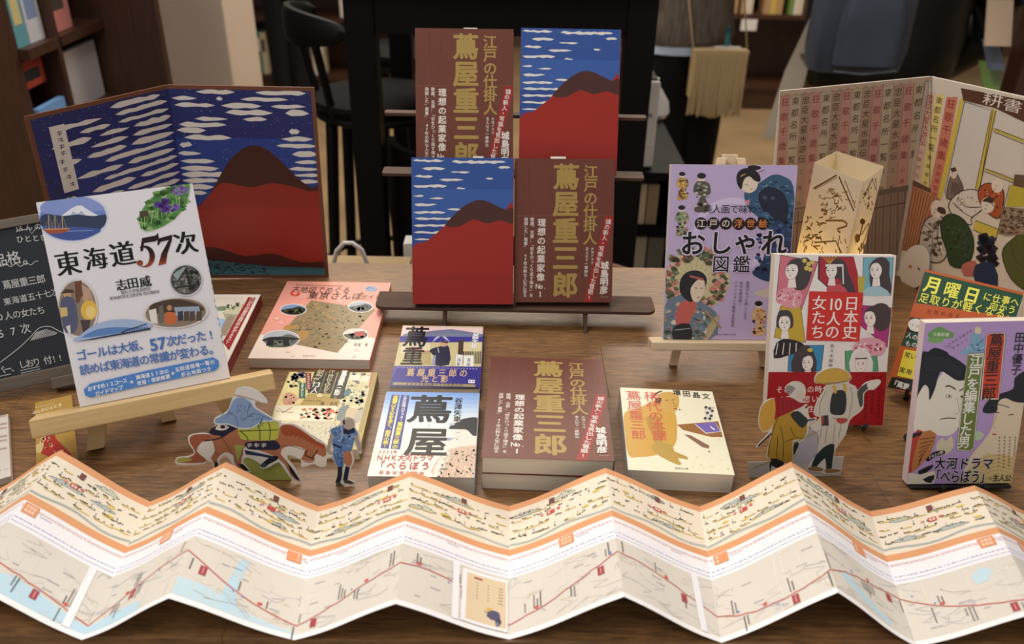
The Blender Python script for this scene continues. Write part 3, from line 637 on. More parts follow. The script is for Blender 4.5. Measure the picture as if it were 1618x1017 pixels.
def art_rare(M, T):
    a = Art(105, 148, T, M, (740, 540, 3.596), 16)
    a.specks([(870, 270), (1380, 300), (1500, 760), (910, 740)], 150, 7, ['#e9e2c2', '#f0ead0', '#e4dcb8'], 1.4)
    a.poly([(890, 400), (960, 380), (1060, 330), (1130, 330), (1180, 420), (1185, 540), (1160, 600), (1080, 640), (960, 655), (910, 640), (880, 500)], '#d0a24a', 3)
    a.poly([(1010, 430), (1080, 420), (1110, 520), (1080, 600), (1040, 520)], '#b98a3c', 2); a.poly([(1040, 600), (1080, 560), (1160, 590), (1170, 620), (1240, 650), (1245, 668), (1190, 660), (1210, 690), (1190, 698), (1090, 650)], '#b9994a', 2)
    a.poly([(1080, 300), (1140, 284), (1190, 300), (1198, 350), (1180, 395), (1130, 405), (1090, 380)], '#d0a65a', 3); a.line([(1040, 330), (1070, 292), (1105, 278)], 9, '#3a2e24', 3, taper=True); a.poly([(1066, 322), (1096, 318), (1088, 350), (1062, 345)], '#4a3a2a', 2)
    a.line([(1120, 332), (1140, 330)], 4, '#6a4a2c'); a.line([(1155, 330), (1172, 328)], 4, '#6a4a2c'); a.line([(1165, 380), (1184, 378)], 5, '#a8502c'); a.line([(1160, 340), (1180, 362), (1166, 366)], 3, '#8a6434')
    a.poly([(1185, 470), (1420, 450), (1446, 540), (1380, 540), (1220, 500)], '#9a6a3a'); a.poly([(1285, 468), (1400, 455), (1436, 510), (1350, 522)], '#d8d0c4'); a.poly([(1290, 466), (1400, 456), (1430, 508), (1352, 516)], '#7a68b0'); a.line([(1375, 480), (1400, 500)], 7, '#ece6e4')
    a.poly([(1225, 525), (1262, 530), (1370, 590), (1366, 606), (1330, 598)], '#8b6a55')
    a.poly([(1340, 375), (1380, 368), (1392, 400), (1384, 445), (1338, 445), (1345, 410)], '#d9d5c4', 3)
    for x, y in ((1350, 372), (1372, 378), (1386, 392), (1358, 404), (1372, 436), (1346, 434), (1380, 420)): a.ell(x, y, 9, 8, '#4a4a48', up=False)
    a.z += a.STEP
    RD = '#cf5a4a'
    a.text('稀代の本屋', (1043, 312), (1088, 532), 60, RD, True, .006, sx=1.5); a.text('蔦屋重三郎', (938, 306), (968, 528), 58, RD, True, .006, sx=1.55)
    a.text('増田晶文', (1184, 288), (1350, 310), 34, '#2e2b26', bold=.016, sx=1.35); a.text('草思社文庫', (1182, 719), (1243, 721), 13, '#55503c')
    return a
T = 23; M = lie(175, 738.8, -2.6, 105, 148)
book('thick cream paperback with a man in ochre robe and red title, lying alone at right', 105, 148, T, M, art_rare(M, T), '#ece6ca', '#c9c6c0', side=-1, inset=.6)

# red-edged books at far left, partly behind the white travel book
def art_redside(M, T):
    a = Art(148, 210, T, M, (320, 430, 5.983), 17)
    a.poly([(0, 225), (395, 238), (200, 640), (-200, 640)], '#d9d2c0'); a.poly([(120, 330), (250, 318), (270, 350), (200, 365), (125, 360)], '#7c9070', 2); a.poly([(190, 380), (300, 365), (370, 320), (400, 260), (300, 620)], '#a7a28c', 0); a.poly([(230, 330), (380, 300), (360, 400), (200, 390)], '#c9c4a4')
    a.specks([(220, 300), (360, 290), (330, 350), (200, 350)], 30, 9, ['#6f8464', '#8d9a7a', '#59604e']); a.poly([(150, 440), (215, 446), (235, 495), (170, 530), (150, 500)], '#9db8dc', 2); a.poly([(230, 430), (300, 420), (220, 600), (170, 560)], '#9c8c78', 2)
    a.poly([(432, 235), (505, 238), (250, 740), (190, 660)], '#9c2f2c'); a.text('江戸文化歴史検定公式テキスト', (468, 258), (238, 660), 42, '#e8dad2', True, .012, sx=1.1)
    return a
T = 16
M = pose(-413.3, 826.6, 0, 2.5, 90)
book('white illustrated textbook with red title strip and red spine, lying behind the white travel book', 148, 210, T, M, art_redside(M, T), '#e5dccf', '#8e2a28', inset=.6)

# ---------------------------------------------------------------- upright books on the right
def art_oshare(M, T):
    a = Art(148, 210, T, M, (1000, 240, 2.543), 21)
    BG = '#c3b1d8'; a.ell(405, 330, 165, 148, '#d6c8ea'); a.ell(405, 330, 138, 122, BG)
    # woman in a blue kimono, upper right
    a.poly([(448, 160), (500, 130), (560, 92), (610, 100), (645, 140), (652, 300), (640, 380), (600, 390), (560, 330), (500, 260), (462, 225)], '#3b5c7c', 3)
    a.specks([(470, 180), (560, 100), (640, 150), (645, 370), (560, 300)], 170, 5, ['#55789a', '#2d4a68', '#6d8fae', '#2a4560'], 1.8)
    a.poly([(505, 170), (545, 140), (600, 160), (625, 220), (610, 290), (560, 260), (520, 230)], '#23293c', 3); a.poly([(560, 290), (600, 280), (640, 330), (640, 470), (560, 520), (500, 505), (480, 480), (520, 440)], '#2c3f63', 3)
    a.specks([(510, 190), (640, 300), (640, 460), (500, 500)], 60, 8, ['#1c2740', '#3d5684', '#161d30', '#4a6696'], 1.5)
    a.ell(468, 128, 34, 37, '#e6d6c2', 20); a.poly([(418, 125), (418, 90), (440, 68), (478, 66), (508, 90), (512, 118), (490, 116), (468, 98), (446, 112), (436, 150)], '#29242a', 3); a.poly([(460, 60), (480, 53), (510, 58), (512, 68), (482, 74)], '#29242a', 3); a.line([(432, 98), (452, 88)], 5, '#b59a56'); a.line([(500, 84), (530, 72)], 3, '#7a5a4a')
    a.line([(452, 130), (464, 134)], 2, '#3a302c'); a.line([(474, 150), (480, 148)], 4, '#b4544a'); a.poly([(446, 200), (470, 190), (466, 215)], '#d88a96')
    a.poly([(570, 330), (600, 345), (608, 385), (585, 392)], '#e0cfc0', 2); a.poly([(490, 560), (545, 545), (560, 480), (556, 580), (500, 576)], '#d4c5bb', 2); a.ell(530, 183, 8, 8, '#4a5270'); a.ell(562, 186, 8, 8, '#4a5270')
    # small figures
    def fig(x, y, h, c1, c2):
        a.ell(x, y-h*.42, h*.1, h*.1, '#e4d4c0'); a.ell(x, y-h*.48, h*.12, h*.08, '#2b262a')
        a.poly([(x-h*.16, y-h*.3), (x, y-h*.34), (x+h*.2, y-h*.28), (x+h*.24, y-h*.02), (x+h*.1, y+h*.1), (x+h*.22, y+h*.42), (x-h*.1, y+h*.5), (x-h*.2, y+h*.4), (x-h*.04, y+h*.1), (x-h*.22, y-h*.05)], c1, 3)
        a.specks([(x-h*.16, y-h*.3), (x+h*.2, y-h*.28), (x+h*.2, y+h*.4), (x-h*.14, y+h*.45)], 34, h*.035, c2, 1.5)
    fig(198, 140, 108, '#c09a55', ['#6b4a32', '#d8bd7c', '#8f5a44', '#3a3238']); fig(276, 168, 150, '#5a564c', ['#2b2a2c', '#8fa08a', '#c9bfae', '#6f5a52']); fig(196, 280, 118, '#8d9a7c', ['#b95a54', '#4c5a4a', '#d4c49c', '#2f3a32']); fig(505, 672, 132, '#d9b184', ['#b5683f', '#e4cba2', '#4a3c34', '#c88a60'])
    # woman with a parasol, lower left
    a.ell(262, 510, 128, 122, '#cfc59b')
    for k in range(18):
        t = R(k*20); a.line([(245, 510), (245+145*math.cos(t), 510+135*math.sin(t))], 2, '#a89c78', up=False)
    a.z += a.STEP; a.ell(262, 510, 40, 38, '#d6cda8')
    ringp = [(250+105*math.cos(R(t)), 505+100*math.sin(R(t))) for t in range(0, 360, 20)]
    for i, (x, y) in enumerate(ringp):
        if 120 < x < 375: a.specks([(x-26, y-24), (x+26, y-24), (x+26, y+24), (x-26, y+24)], 9, 11, ['#5c6b50', '#c98476', '#7d8a62', '#d9a79a', '#495a48'], 1.3)
    a.poly([(128, 620), (160, 585), (215, 570), (270, 600), (330, 640), (345, 690), (310, 760), (122, 760)], '#6f7f94', 2); a.specks([(130, 620), (260, 590), (330, 680), (300, 755), (128, 755)], 120, 8, ['#8fa0b4', '#c2b99a', '#5c6b7c', '#b88a7a', '#d9d4c2', '#6d7f62'], 1.3)
    a.poly([(172, 690), (180, 620), (215, 595), (258, 610), (228, 680), (225, 700)], '#c9655c', 2); a.poly([(165, 700), (228, 690), (235, 755), (162, 756)], '#2a2a30', 2); a.line([(168, 715), (230, 708)], 3, '#b5b0a8')
    a.poly([(300, 700), (345, 650), (340, 690), (300, 756)], '#b9a886', 2); a.line([(292, 640), (356, 708)], 7, '#b08a5a')
    a.poly([(188, 560), (192, 510), (222, 480), (268, 478), (296, 505), (290, 540), (262, 545), (240, 600), (210, 590)], '#2b2830', 3); a.poly([(232, 548), (262, 512), (288, 520), (282, 575), (258, 604), (238, 590)], '#e6d3bd', 3); a.line([(228, 498), (282, 512)], 9, '#b5615a')
    a.line([(248, 545), (260, 547)], 2.5, '#3a302e'); a.line([(272, 548), (282, 546)], 2.5, '#3a302e'); a.line([(258, 584), (268, 583)], 4, '#b4544a')
    # lettering
    INK = '#1a1718'
    a.text('美人画で味わう', (300, 229), (516, 231), 38, '#2c272b')
    for i, ch in enumerate('江戸の'): a.ell(273+50*i, 287, 25, 25, INK); a.text(ch, (273+50*i, 287), (273+50*i, 287), 36, '#ecd9cf', bold=.01)
    for i, ch in enumerate('浮世絵'): a.ell(424+49*i, 288, 25, 25, '#2a1917'); a.text(ch, (424+49*i, 288), (424+49*i, 288), 36, '#e0894a', bold=.012)
    for t, b, c in (('図鑑', .07, '#d9cdec'), ('図鑑', .012, INK)): a.text(t, (353, 451), (436, 452), 72, c, bold=b)
    for ch, x, y, sz in (('お', 240, 368, 104), ('し', 352, 366, 100), ('ゃ', 452, 362, 104), ('れ', 566, 366, 108)): a.text(ch, (x, y), (x, y), sz, '#ded3ee', bold=.085)
    for ch, x, y, sz in (('お', 240, 368, 104), ('し', 352, 366, 100), ('ゃ', 452, 362, 104), ('れ', 566, 366, 108)): a.text(ch, (x, y), (x, y), sz, INK, bold=.022)
    a.text('鑑賞がもっと楽しくなる', (460, 526), (449, 664), 14, '#4c4358', True); a.text('時代を読み解く', (434, 526), (429, 610), 14, '#4c4358', True); a.text('ファッションの解説&豆知識', (411, 526), (399, 694), 14, '#4c4358', True)
    a.text('Mates Publishing', (336, 731), (410, 731), 10, '#3a3240', bold=.01)
    return a
T = 11; OM = up_pose(259.3, 898, 41.2, .3, 17.5, .5, T)
book('lilac book with kimono figures and large black hiragana title, on the cream wooden easel', 148, 210, T, OM, art_oshare(OM, T), '#c3b1d8', '#cfc4dd', inset=.5)
easel('cream wooden easel under the lilac book', OM, 11, 180, 11, 13, 52, 218, 10, 8, PINE2)

def plate_stand(label, M, T, w=70, arm=24, h=90, lip=0):
    """black plastic plate stand holding a book: two hooked feet and a tilted back"""
    r = thing('plate_stand', label, 'stand', M); o = M.translation; N = M.to_3x3().col[2]; U = M.to_3x3().col[1]
    z0 = (o.z-TZ)*1000
    MB().box(-w/2, w/2, 12, h, -5.5, -1.2).build('back_plate', BPLAST, r, bevel=1.5)
    if lip: MB().box(-lip/2, lip/2, -4.4, -.8, -4, T+5).build('lip', BPLAST, r, bevel=1.6)
    for sx in (-1, 1):
        x = sx*(w/2-6)
        MB().tube([(x, 30, -4), (x, -3.4, -4), (x, -3.4, T+arm*.25), (x, 3, T+arm*.5)], 2.4, 8).build('hook', BPLAST, r, smooth=True)
        a = Vector((x/1000, .05, -.0045)); q = M.inverted(); A = M @ a; B = A + Vector((-N.x, -N.y, 0)).normalized()*.055; B.z = TZ+.0036
        C = M @ Vector((x/1000, -.005, -.004)); C.z = max(TZ+.0036, C.z) if z0 > 12 else TZ+.0036
        F = q @ C; G = q @ B
        MB().tube([tuple(Vector((x, 70, -4.5))), tuple(G*1000), ], 3, 8).build('strut', BPLAST, r, smooth=True)
        MB().tube([tuple(G*1000), tuple(F*1000)], 3.2, 8).build('foot', BPLAST, r, smooth=True)
    return r

def art_women(M, T):
    a = Art(128, 188, T, M, (1150, 380, 2.479), 22); O = '#3a3234'
    def panel(p, c): a.poly(p, '#4a3c3c'); cx_ = sum(x for x, y in p)/4; cy_ = sum(y for x, y in p)/4; a.poly([(cx_+(x-cx_)*.965, cy_+(y-cy_)*.975) for x, y in p], c)
    panel([(205, 55), (355, 82), (290, 272), (188, 235)], '#d5788a'); panel([(355, 62), (492, 62), (528, 210), (420, 210), (352, 150)], '#b03340')
    panel([(530, 66), (650, 66), (640, 215), (525, 215)], '#7db4c4'); a.poly([(508, 140), (538, 140), (530, 205), (512, 205)], '#c4b04a'); panel([(205, 255), (285, 252), (305, 400), (180, 380)], '#c9aa3e')
    panel([(528, 252), (642, 262), (625, 420), (515, 330)], '#b23a80'); panel([(240, 410), (378, 408), (366, 512), (234, 512)], '#3f8fc0'); panel([(458, 432), (582, 418), (590, 512), (460, 512)], '#5aa878')
    SK = '#f1e6e0'; HR = '#4a4244'
    def face(x, y, r, tilt=0, look=-1):
        a.poly([(x-r*.3, y+r*.7), (x+r*.4, y+r*.7), (x+r*.55, y+r*2.0), (x-r*.5, y+r*2.0)], SK)
        a.ell(x, y, r*.76, r*1.06, O, tilt); a.ell(x, y, r*.73, r*1.03, SK, tilt)
        for s_ in (-1, 1): a.line([(x+look*r*.14+s_*r*.32-r*.14, y-r*.02), (x+look*r*.14+s_*r*.32+r*.12, y-r*.06)], r*.12, '#2f282a'); a.line([(x+look*r*.14+s_*r*.32-r*.16, y-r*.26), (x+look*r*.14+s_*r*.32+r*.14, y-r*.3)], r*.05, '#5a5050')
        a.line([(x+look*r*.2-r*.12, y+r*.58), (x+look*r*.2+r*.14, y+r*.57)], r*.1, '#c2848a'); a.line([(x+look*r*.24, y+r*.1), (x+look*r*.32, y+r*.3)], r*.04, '#8f8080')
    # top left, hair up with flower comb
    a.poly([(190, 240), (205, 192), (262, 182), (292, 215), (270, 268)], '#e09aa6', 2); a.poly([(262, 110), (270, 78), (310, 66), (330, 100), (322, 150), (300, 190), (262, 190), (250, 150)], HR, 3); face(250, 118, 33, 12); a.poly([(228, 104), (250, 74), (290, 74), (300, 110), (284, 130), (272, 98), (246, 92)], HR, 3)
    for x, y in ((300, 78), (316, 92), (308, 108), (322, 112), (330, 84)): a.ell(x, y, 9, 9, '#d8c26a', up=False)
    a.z += a.STEP; a.specks([(200, 200), (268, 190), (285, 220), (262, 262), (195, 238)], 40, 4, ['#c94a5a', '#efd6da'])
    # top centre, straight hair and white band
    a.poly([(388, 100), (420, 72), (456, 80), (474, 130), (500, 205), (452, 205), (440, 150), (400, 150)], HR, 3); a.poly([(388, 200), (398, 176), (440, 172), (470, 205)], '#c9545e', 2); face(406, 118, 29, 4); a.poly([(380, 112), (392, 84), (430, 82), (438, 110), (420, 96), (398, 98)], HR, 3); a.rect(382, 92, 452, 102, '#e8e4de'); a.line([(450, 98), (452, 170)], 6, '#d8d4d0')
    for k in range(5): a.line([(398, 92), (372+k*13, 62)], 3, '#cfa94a', up=False)
    a.z += a.STEP
    # top right, long wavy hair
    a.poly([(556, 110), (572, 76), (604, 64), (632, 84), (632, 130), (640, 200), (600, 210), (560, 180)], HR, 3); a.poly([(530, 214), (545, 184), (600, 180), (634, 214)], '#a9c8d4', 2); face(580, 116, 31, 4); a.poly([(552, 112), (566, 80), (604, 72), (622, 112), (606, 150), (604, 112), (588, 88), (566, 92)], HR, 3)
    # left middle
    a.poly([(180, 460), (190, 400), (232, 384), (290, 400), (300, 425), (240, 448)], '#2f2a2e', 2)
    for k in range(4): a.line([(196+k*24, 400), (188+k*26, 446)], 4, '#d8d2cc', up=False)
    a.z += a.STEP; a.poly([(190, 330), (196, 284), (220, 268), (250, 284), (256, 330), (240, 345), (206, 345)], HR, 3); face(222, 322, 31, 0, 0); a.poly([(192, 322), (202, 284), (224, 274), (246, 286), (252, 322), (238, 298), (208, 298)], HR, 3); a.rect(208, 262, 234, 272, '#cfa94a')
    # right middle, profile with hair up
    a.poly([(560, 300), (566, 260), (600, 244), (632, 262), (636, 320), (610, 352), (580, 345)], HR, 3); face(556, 304, 30, -8); a.poly([(536, 280), (556, 256), (600, 262), (600, 330), (584, 320), (578, 286), (556, 276)], HR, 3); a.poly([(490, 440), (506, 392), (560, 378), (616, 400), (600, 450)], '#e0a6b4', 2); a.specks([(500, 400), (606, 400), (598, 446), (494, 436)], 36, 5, ['#c9546a', '#f1e2e4', '#a83e58'])
    # bottom left and right
    a.poly([(250, 512), (262, 440), (300, 408), (334, 430), (345, 512)], HR, 2); face(312, 478, 29, 6); a.poly([(284, 470), (296, 434), (326, 430), (340, 466), (322, 450), (300, 456)], HR, 3); a.ell(322, 428, 11, 8, '#d6b44e')
    a.poly([(478, 512), (486, 440), (522, 418), (556, 440), (566, 512)], '#e9e4e0', 2); face(520, 484, 29, 0, 0); a.poly([(494, 474), (500, 444), (522, 434), (546, 446), (550, 474), (530, 458), (508, 458)], '#e4dedb', 3); a.line([(498, 462), (546, 460)], 5, HR)
    a.poly([(318, 198), (530, 203), (514, 395), (306, 390)], '#d23732')
    Wt = '#f4ece6'
    a.text('日本史', (484, 246), (477, 358), 60, Wt, True, -.014); a.text('10', (405, 248), (432, 248), 66, Wt, bold=-.014, sx=.9); a.text('人の', (413, 306), (408, 358), 58, Wt, True, -.014); a.text('女たち', (358, 244), (350, 358), 58, Wt, True, -.014)
    a.text('佐々木和歌子', (408, 412), (400, 508), 16, '#4c4443', True)
    a.poly([(150, 514), (640, 514), (620, 730), (140, 730)], '#a3161f')
    a.text('それぞれの時代', (202, 583), (384, 581), 29, Wt); a.text('らしい思い', (212, 622), (340, 619), 29, Wt); a.text('なりの女性', (216, 660), (322, 658), 29, Wt)
    for x, y0, y1 in ((596, 535, 690), (570, 535, 672), (544, 535, 690)): a.marks((x, y0), (x-8, y1), 11, 10, 12, '#5c0f18')
    return a
T = 16; WM = up_pose(347.8, 768.7, 10.3, -2, 19.8, 1.4, T)
book('white and red book with seven drawn women in coloured panels, behind the two paper travellers', 128, 188, T, WM, art_women(WM, T), '#ece6e2', '#d9cfc8', side=1, inset=.4)
plate_stand('black plate stand holding up the white and red book of drawn women', WM, 16, 96)

def art_monday(M, T):
    a = Art(105, 148, T, M, (1390, 410, 4.237), 23)
    a.poly([(300, 80), (970, 240), (915, 390), (238, 295)], '#1f4a30'); a.poly([(238, 290), (910, 388), (880, 480), (205, 388)], '#c25a26'); a.poly([(205, 385), (880, 470), (850, 600), (176, 480)], '#27211f'); a.poly([(176, 480), (840, 590), (800, 690), (140, 575)], '#204a36'); a.poly([(142, 575), (800, 690), (760, 900), (80, 790)], '#bd5b24'); a.poly([(82, 785), (780, 880), (760, 1000), (50, 862)], '#15120f')
    Y = '#f0ea5c'
    for ch, x, y, sz in (('月', 356, 172, 118), ('曜', 484, 206, 112), ('日', 616, 238, 112)): a.text(ch, (x, y), (x, y), sz, Y, bold=.035 if ch != '曜' else .02)
    a.text('に仕事へ', (722, 250), (906, 284), 60, Y, bold=.016); a.text('向かう', (764, 312), (884, 336), 58, Y, bold=.016); a.text('足取りが軽くなる', (296, 258), (808, 360), 70, Y, bold=.014); a.text('。', (880, 372), (880, 372), 60, Y)
    a.text('元気の出る', (330, 348), (520, 376), 34, '#8a3a1c'); a.poly([(190, 440), (200, 410), (230, 396), (262, 400), (300, 440), (270, 480), (215, 475)], '#e8e2da', 3); a.text('プロ', (218, 440), (252, 446), 24, '#4a4440')
    a.text('人の', (196, 508), (236, 520), 40, '#f0ece2', bold=.01); a.text('もの', (190, 562), (232, 572), 40, '#f0ece2', bold=.01)
    a.poly([(165, 600), (400, 640), (360, 830), (116, 778)], '#e6d43c'); a.text('笑い', (186, 640), (226, 650), 42, '#2a2412', bold=.016); a.text('実用', (150, 740), (196, 752), 42, '#2a2412', bold=.016)
    a.text('『蔦重', (96, 826), (176, 850), 46, '#eee8dd', bold=.02)
    return a
T = 13; MM = up_pose(485.5, 809, 17, -31, 38, -.6, T)
book('green and orange paperback with bright yellow title, tilted behind the purple one', 105, 148, T, MM, art_monday(MM, T), '#bd5b24', '#c9bfb0', inset=.3)
plate_stand('black plate stand under the green and orange paperback', MM, 13, 70)

def art_editor(M, T):
    a = Art(103, 173, T, M, (1400, 490, 3.39), 24); PU = '#b99bcf'
    a.poly([(222, 130), (250, 105), (290, 88), (325, 105), (365, 125), (350, 150), (300, 150), (240, 150)], '#6f9f5c', 3); a.poly([(228, 150), (300, 148), (306, 166), (270, 176), (226, 168)], '#7fac68', 3); a.text('文春新書', (262, 129), (328, 131), 22, '#e3ead6', bold=.01)
    a.text('江戸を代表する', (340, 183), (452, 112), 17, '#5a4a64'); a.text('仕掛け人', (362, 200), (430, 158), 14, '#5a4a64'); a.line([(312, 190), (366, 204)], 2, '#5a4a64')
    a.poly([(402, 235), (420, 200), (446, 190), (456, 130), (500, 120), (528, 180), (526, 230), (480, 234)], '#86aecb', 3); a.poly([(476, 122), (480, 90), (505, 92), (506, 124)], '#dcd4b2', 2); a.specks([(420, 200), (520, 150), (520, 228)], 20, 8, ['#6a93b4', '#a9c8da'])
    # man at left (plain face)
    a.poly([(150, 470), (190, 400), (250, 400), (290, 350), (330, 320), (420, 370), (440, 460), (430, 540), (400, 610), (350, 665), (290, 670), (200, 650), (140, 640)], '#e6dfd2', 3)
    a.poly([(160, 460), (180, 240), (240, 225), (330, 235), (420, 290), (446, 330), (430, 368), (380, 376), (330, 345), (290, 330), (262, 420), (232, 482), (228, 420), (205, 400), (178, 440)], '#23262e', 3); a.poly([(225, 235), (260, 200), (330, 225), (320, 250)], '#1e2128', 3)
    for k in range(5): a.line([(210, 262+k*16), (310, 258+k*14), (400, 320+k*8)], 2, '#3a4050', 3, up=False)
    a.z += a.STEP
    a.line([(318, 410), (338, 404), (374, 424)], 7, '#262220', 3); a.line([(392, 432), (428, 410)], 6, '#262220'); a.ell(335, 460, 17, 9, '#8a5a52', 10); a.ell(335, 460, 13, 6, '#f0e8dc', 10); a.ell(338, 460, 5, 5, '#1c1a1a'); a.ell(408, 462, 11, 7, '#8a5a52'); a.ell(408, 462, 4, 4, '#1c1a1a')
    a.line([(378, 470), (392, 540), (368, 556)], 2.5, '#8d8070', 3); a.line([(288, 584), (330, 576), (375, 580)], 5, '#3a302c', 3)
    a.poly([(130, 665), (200, 648), (160, 760), (140, 860), (100, 860)], '#b8433a', 2); a.poly([(130, 660), (205, 648), (198, 664), (130, 684)], '#26242a'); a.poly([(195, 650), (268, 660), (240, 760), (210, 800), (140, 866), (150, 770)], '#b97a48', 2)
    for k in range(7): a.line([(182-k*2, 690+k*24), (262-k*12, 680+k*18)], 4, '#4a3028', up=False)
    a.z += a.STEP
    a.poly([(268, 720), (300, 680), (320, 700), (350, 670), (362, 730), (320, 772), (280, 770)], '#d6cdb0', 2); a.poly([(172, 860), (250, 825), (240, 850), (190, 880)], '#26262c', 2); a.poly([(120, 870), (180, 880), (260, 860), (250, 935), (110, 935)], '#e4dccb', 2); a.poly([(196, 905), (260, 880), (240, 925)], '#2a2a30', 2)
    # woman at right (plain face)
    a.poly([(590, 520), (620, 470), (680, 450), (760, 470), (760, 760), (660, 800), (520, 820), (440, 880), (400, 930), (440, 800), (520, 700), (560, 640), (575, 580)], '#e2d0b4', 3)
    a.poly([(518, 545), (540, 490), (600, 450), (680, 420), (690, 360), (760, 330), (760, 480), (690, 490), (640, 470), (600, 490), (590, 545)], '#26282f', 3); a.line([(580, 510), (610, 505), (660, 520)], 5, '#4a423c', 3); a.line([(585, 548), (606, 546)], 5, '#2c2826'); a.line([(655, 560), (682, 556)], 5, '#2c2826'); a.line([(568, 662), (590, 664)], 8, '#a9483c'); a.line([(590, 560), (572, 620), (584, 628)], 2.5, '#8d7860', 3)
    a.poly([(380, 935), (520, 780), (560, 770), (700, 790), (690, 935)], '#d4bd84', 2)
    for k in range(6): a.line([(480+k*10, 800+k*20), (600, 775+k*20), (690, 800+k*20)], 2, '#a88a58', 3, up=False)
    a.z += a.STEP; a.poly([(460, 660), (490, 645), (525, 665), (500, 695), (470, 690)], '#b9c9b0', 3)
    def plate(p, c): cxx = sum(x for x, y in p)/len(p); cyy = sum(y for x, y in p)/len(p); a.poly([(cxx+(x-cxx)*1.12, cyy+(y-cyy)*1.03) for x, y in p], '#2a2426'); a.poly([(cxx+(x-cxx)*1.08, cyy+(y-cyy)*1.02) for x, y in p], '#efe6d8'); a.poly(p, c)
    plate([(552, 125), (628, 122), (634, 140), (600, 472), (510, 472), (540, 138)], '#cf4a30')
    plate([(438, 240), (518, 236), (466, 738), (450, 750), (385, 745), (384, 720)], '#6f7f3e')
    a.text('蔦屋重三郎', (590, 160), (550, 446), 74, '#2b2624', True, .02, sx=1.05); a.text('「', (474, 255), (474, 255), 50, '#f0ece0', True); a.text('江戸を編集した男', (482, 270), (417, 706), 68, '#f2eee4', True, .02)
    a.text('田中優子', (716, 145), (696, 318), 58, '#2c2830', True, .016)
    for x, y1, n in ((692, 780, 8), (662, 830, 10), (634, 840, 10), (607, 830, 9)): a.marks((x, 680), (x-6, y1), n, 9, 11, '#7a6350')
    a.poly([(212, 800), (250, 760), (308, 748), (312, 768), (262, 782), (228, 806)], '#26222a', 2); a.text('2025年', (234, 784), (296, 760), 20, '#efe8dc', bold=.02)
    a.text('大河ドラマ', (288, 818), (543, 820), 66, '#d9cfe0', bold=.08, sx=.9); a.text('大河ドラマ', (288, 818), (543, 820), 66, '#19161a', bold=.032, sx=.9)
    a.text('「べらぼう」', (262, 888), (530, 890), 72, '#e4dbe4', bold=.08, sx=.76); a.text('「べらぼう」', (262, 888), (530, 890), 72, '#19161a', bold=.03, sx=.76); a.text('の', (556, 899), (556, 899), 18, '#19161a'); a.text('主人公', (586, 896), (652, 896), 38, '#19161a', bold=.012)
    return a
T = 12; EM = up_pose(457.5, 676.5, 6.5, -2.6, 11, 4, T)
book('purple paperback with two large printed faces, nearest book at the right edge', 103, 173, T, EM, art_editor(EM, T), '#b99bcf', '#d8c6c8', side=-1, inset=.4)
plate_stand('black plate stand under the purple paperback with two faces', EM, 12, 54, lip=100)

# ---------------------------------------------------------------- folded picture boards
def leaf_frame(B, U, Xd):   # X along the leaf, Y up the fold, Z out of the face
    U = Vector(U).normalized(); X = Vector(Xd); X = (X-U*X.dot(U)).normalized(); M = Matrix((X, U, X.cross(U))).transposed().to_4x4(); M.translation = V(*B); return M
def clouds(a, rows, seed, slope=0, col='#d9d4cf'):
    r = random.Random(seed)
    for y, segs in rows:
        for x, l in segs:
            h = r.uniform(6, 9.5)/2*1.05; n = max(4, int(l/9))
            top = [(x+l*i/n, y+slope*(x+l*i/n)-h*r.uniform(.45, 1)*(1 if 0 < i < n else .1)) for i in range(n+1)]; bot = [(x+l*(1-i/n), y+slope*(x+l*(1-i/n))+h*r.uniform(.5, .9)*(1 if 0 < i < n else .1)) for i in range(n+1)]
            a.poly(top+bot, col, 2, up=False)
    a.z += a.STEP
FB = Vector((-460.5, 1111.7, 3)); FU = (.0222, -.0162, .9996)
pan = thing('folding_picture_panel', 'large brown-edged folding picture of a red hill under a dark blue cloudy sky', 'picture panel', Matrix.Translation(V(*FB)))
FW, FH = 188, 282
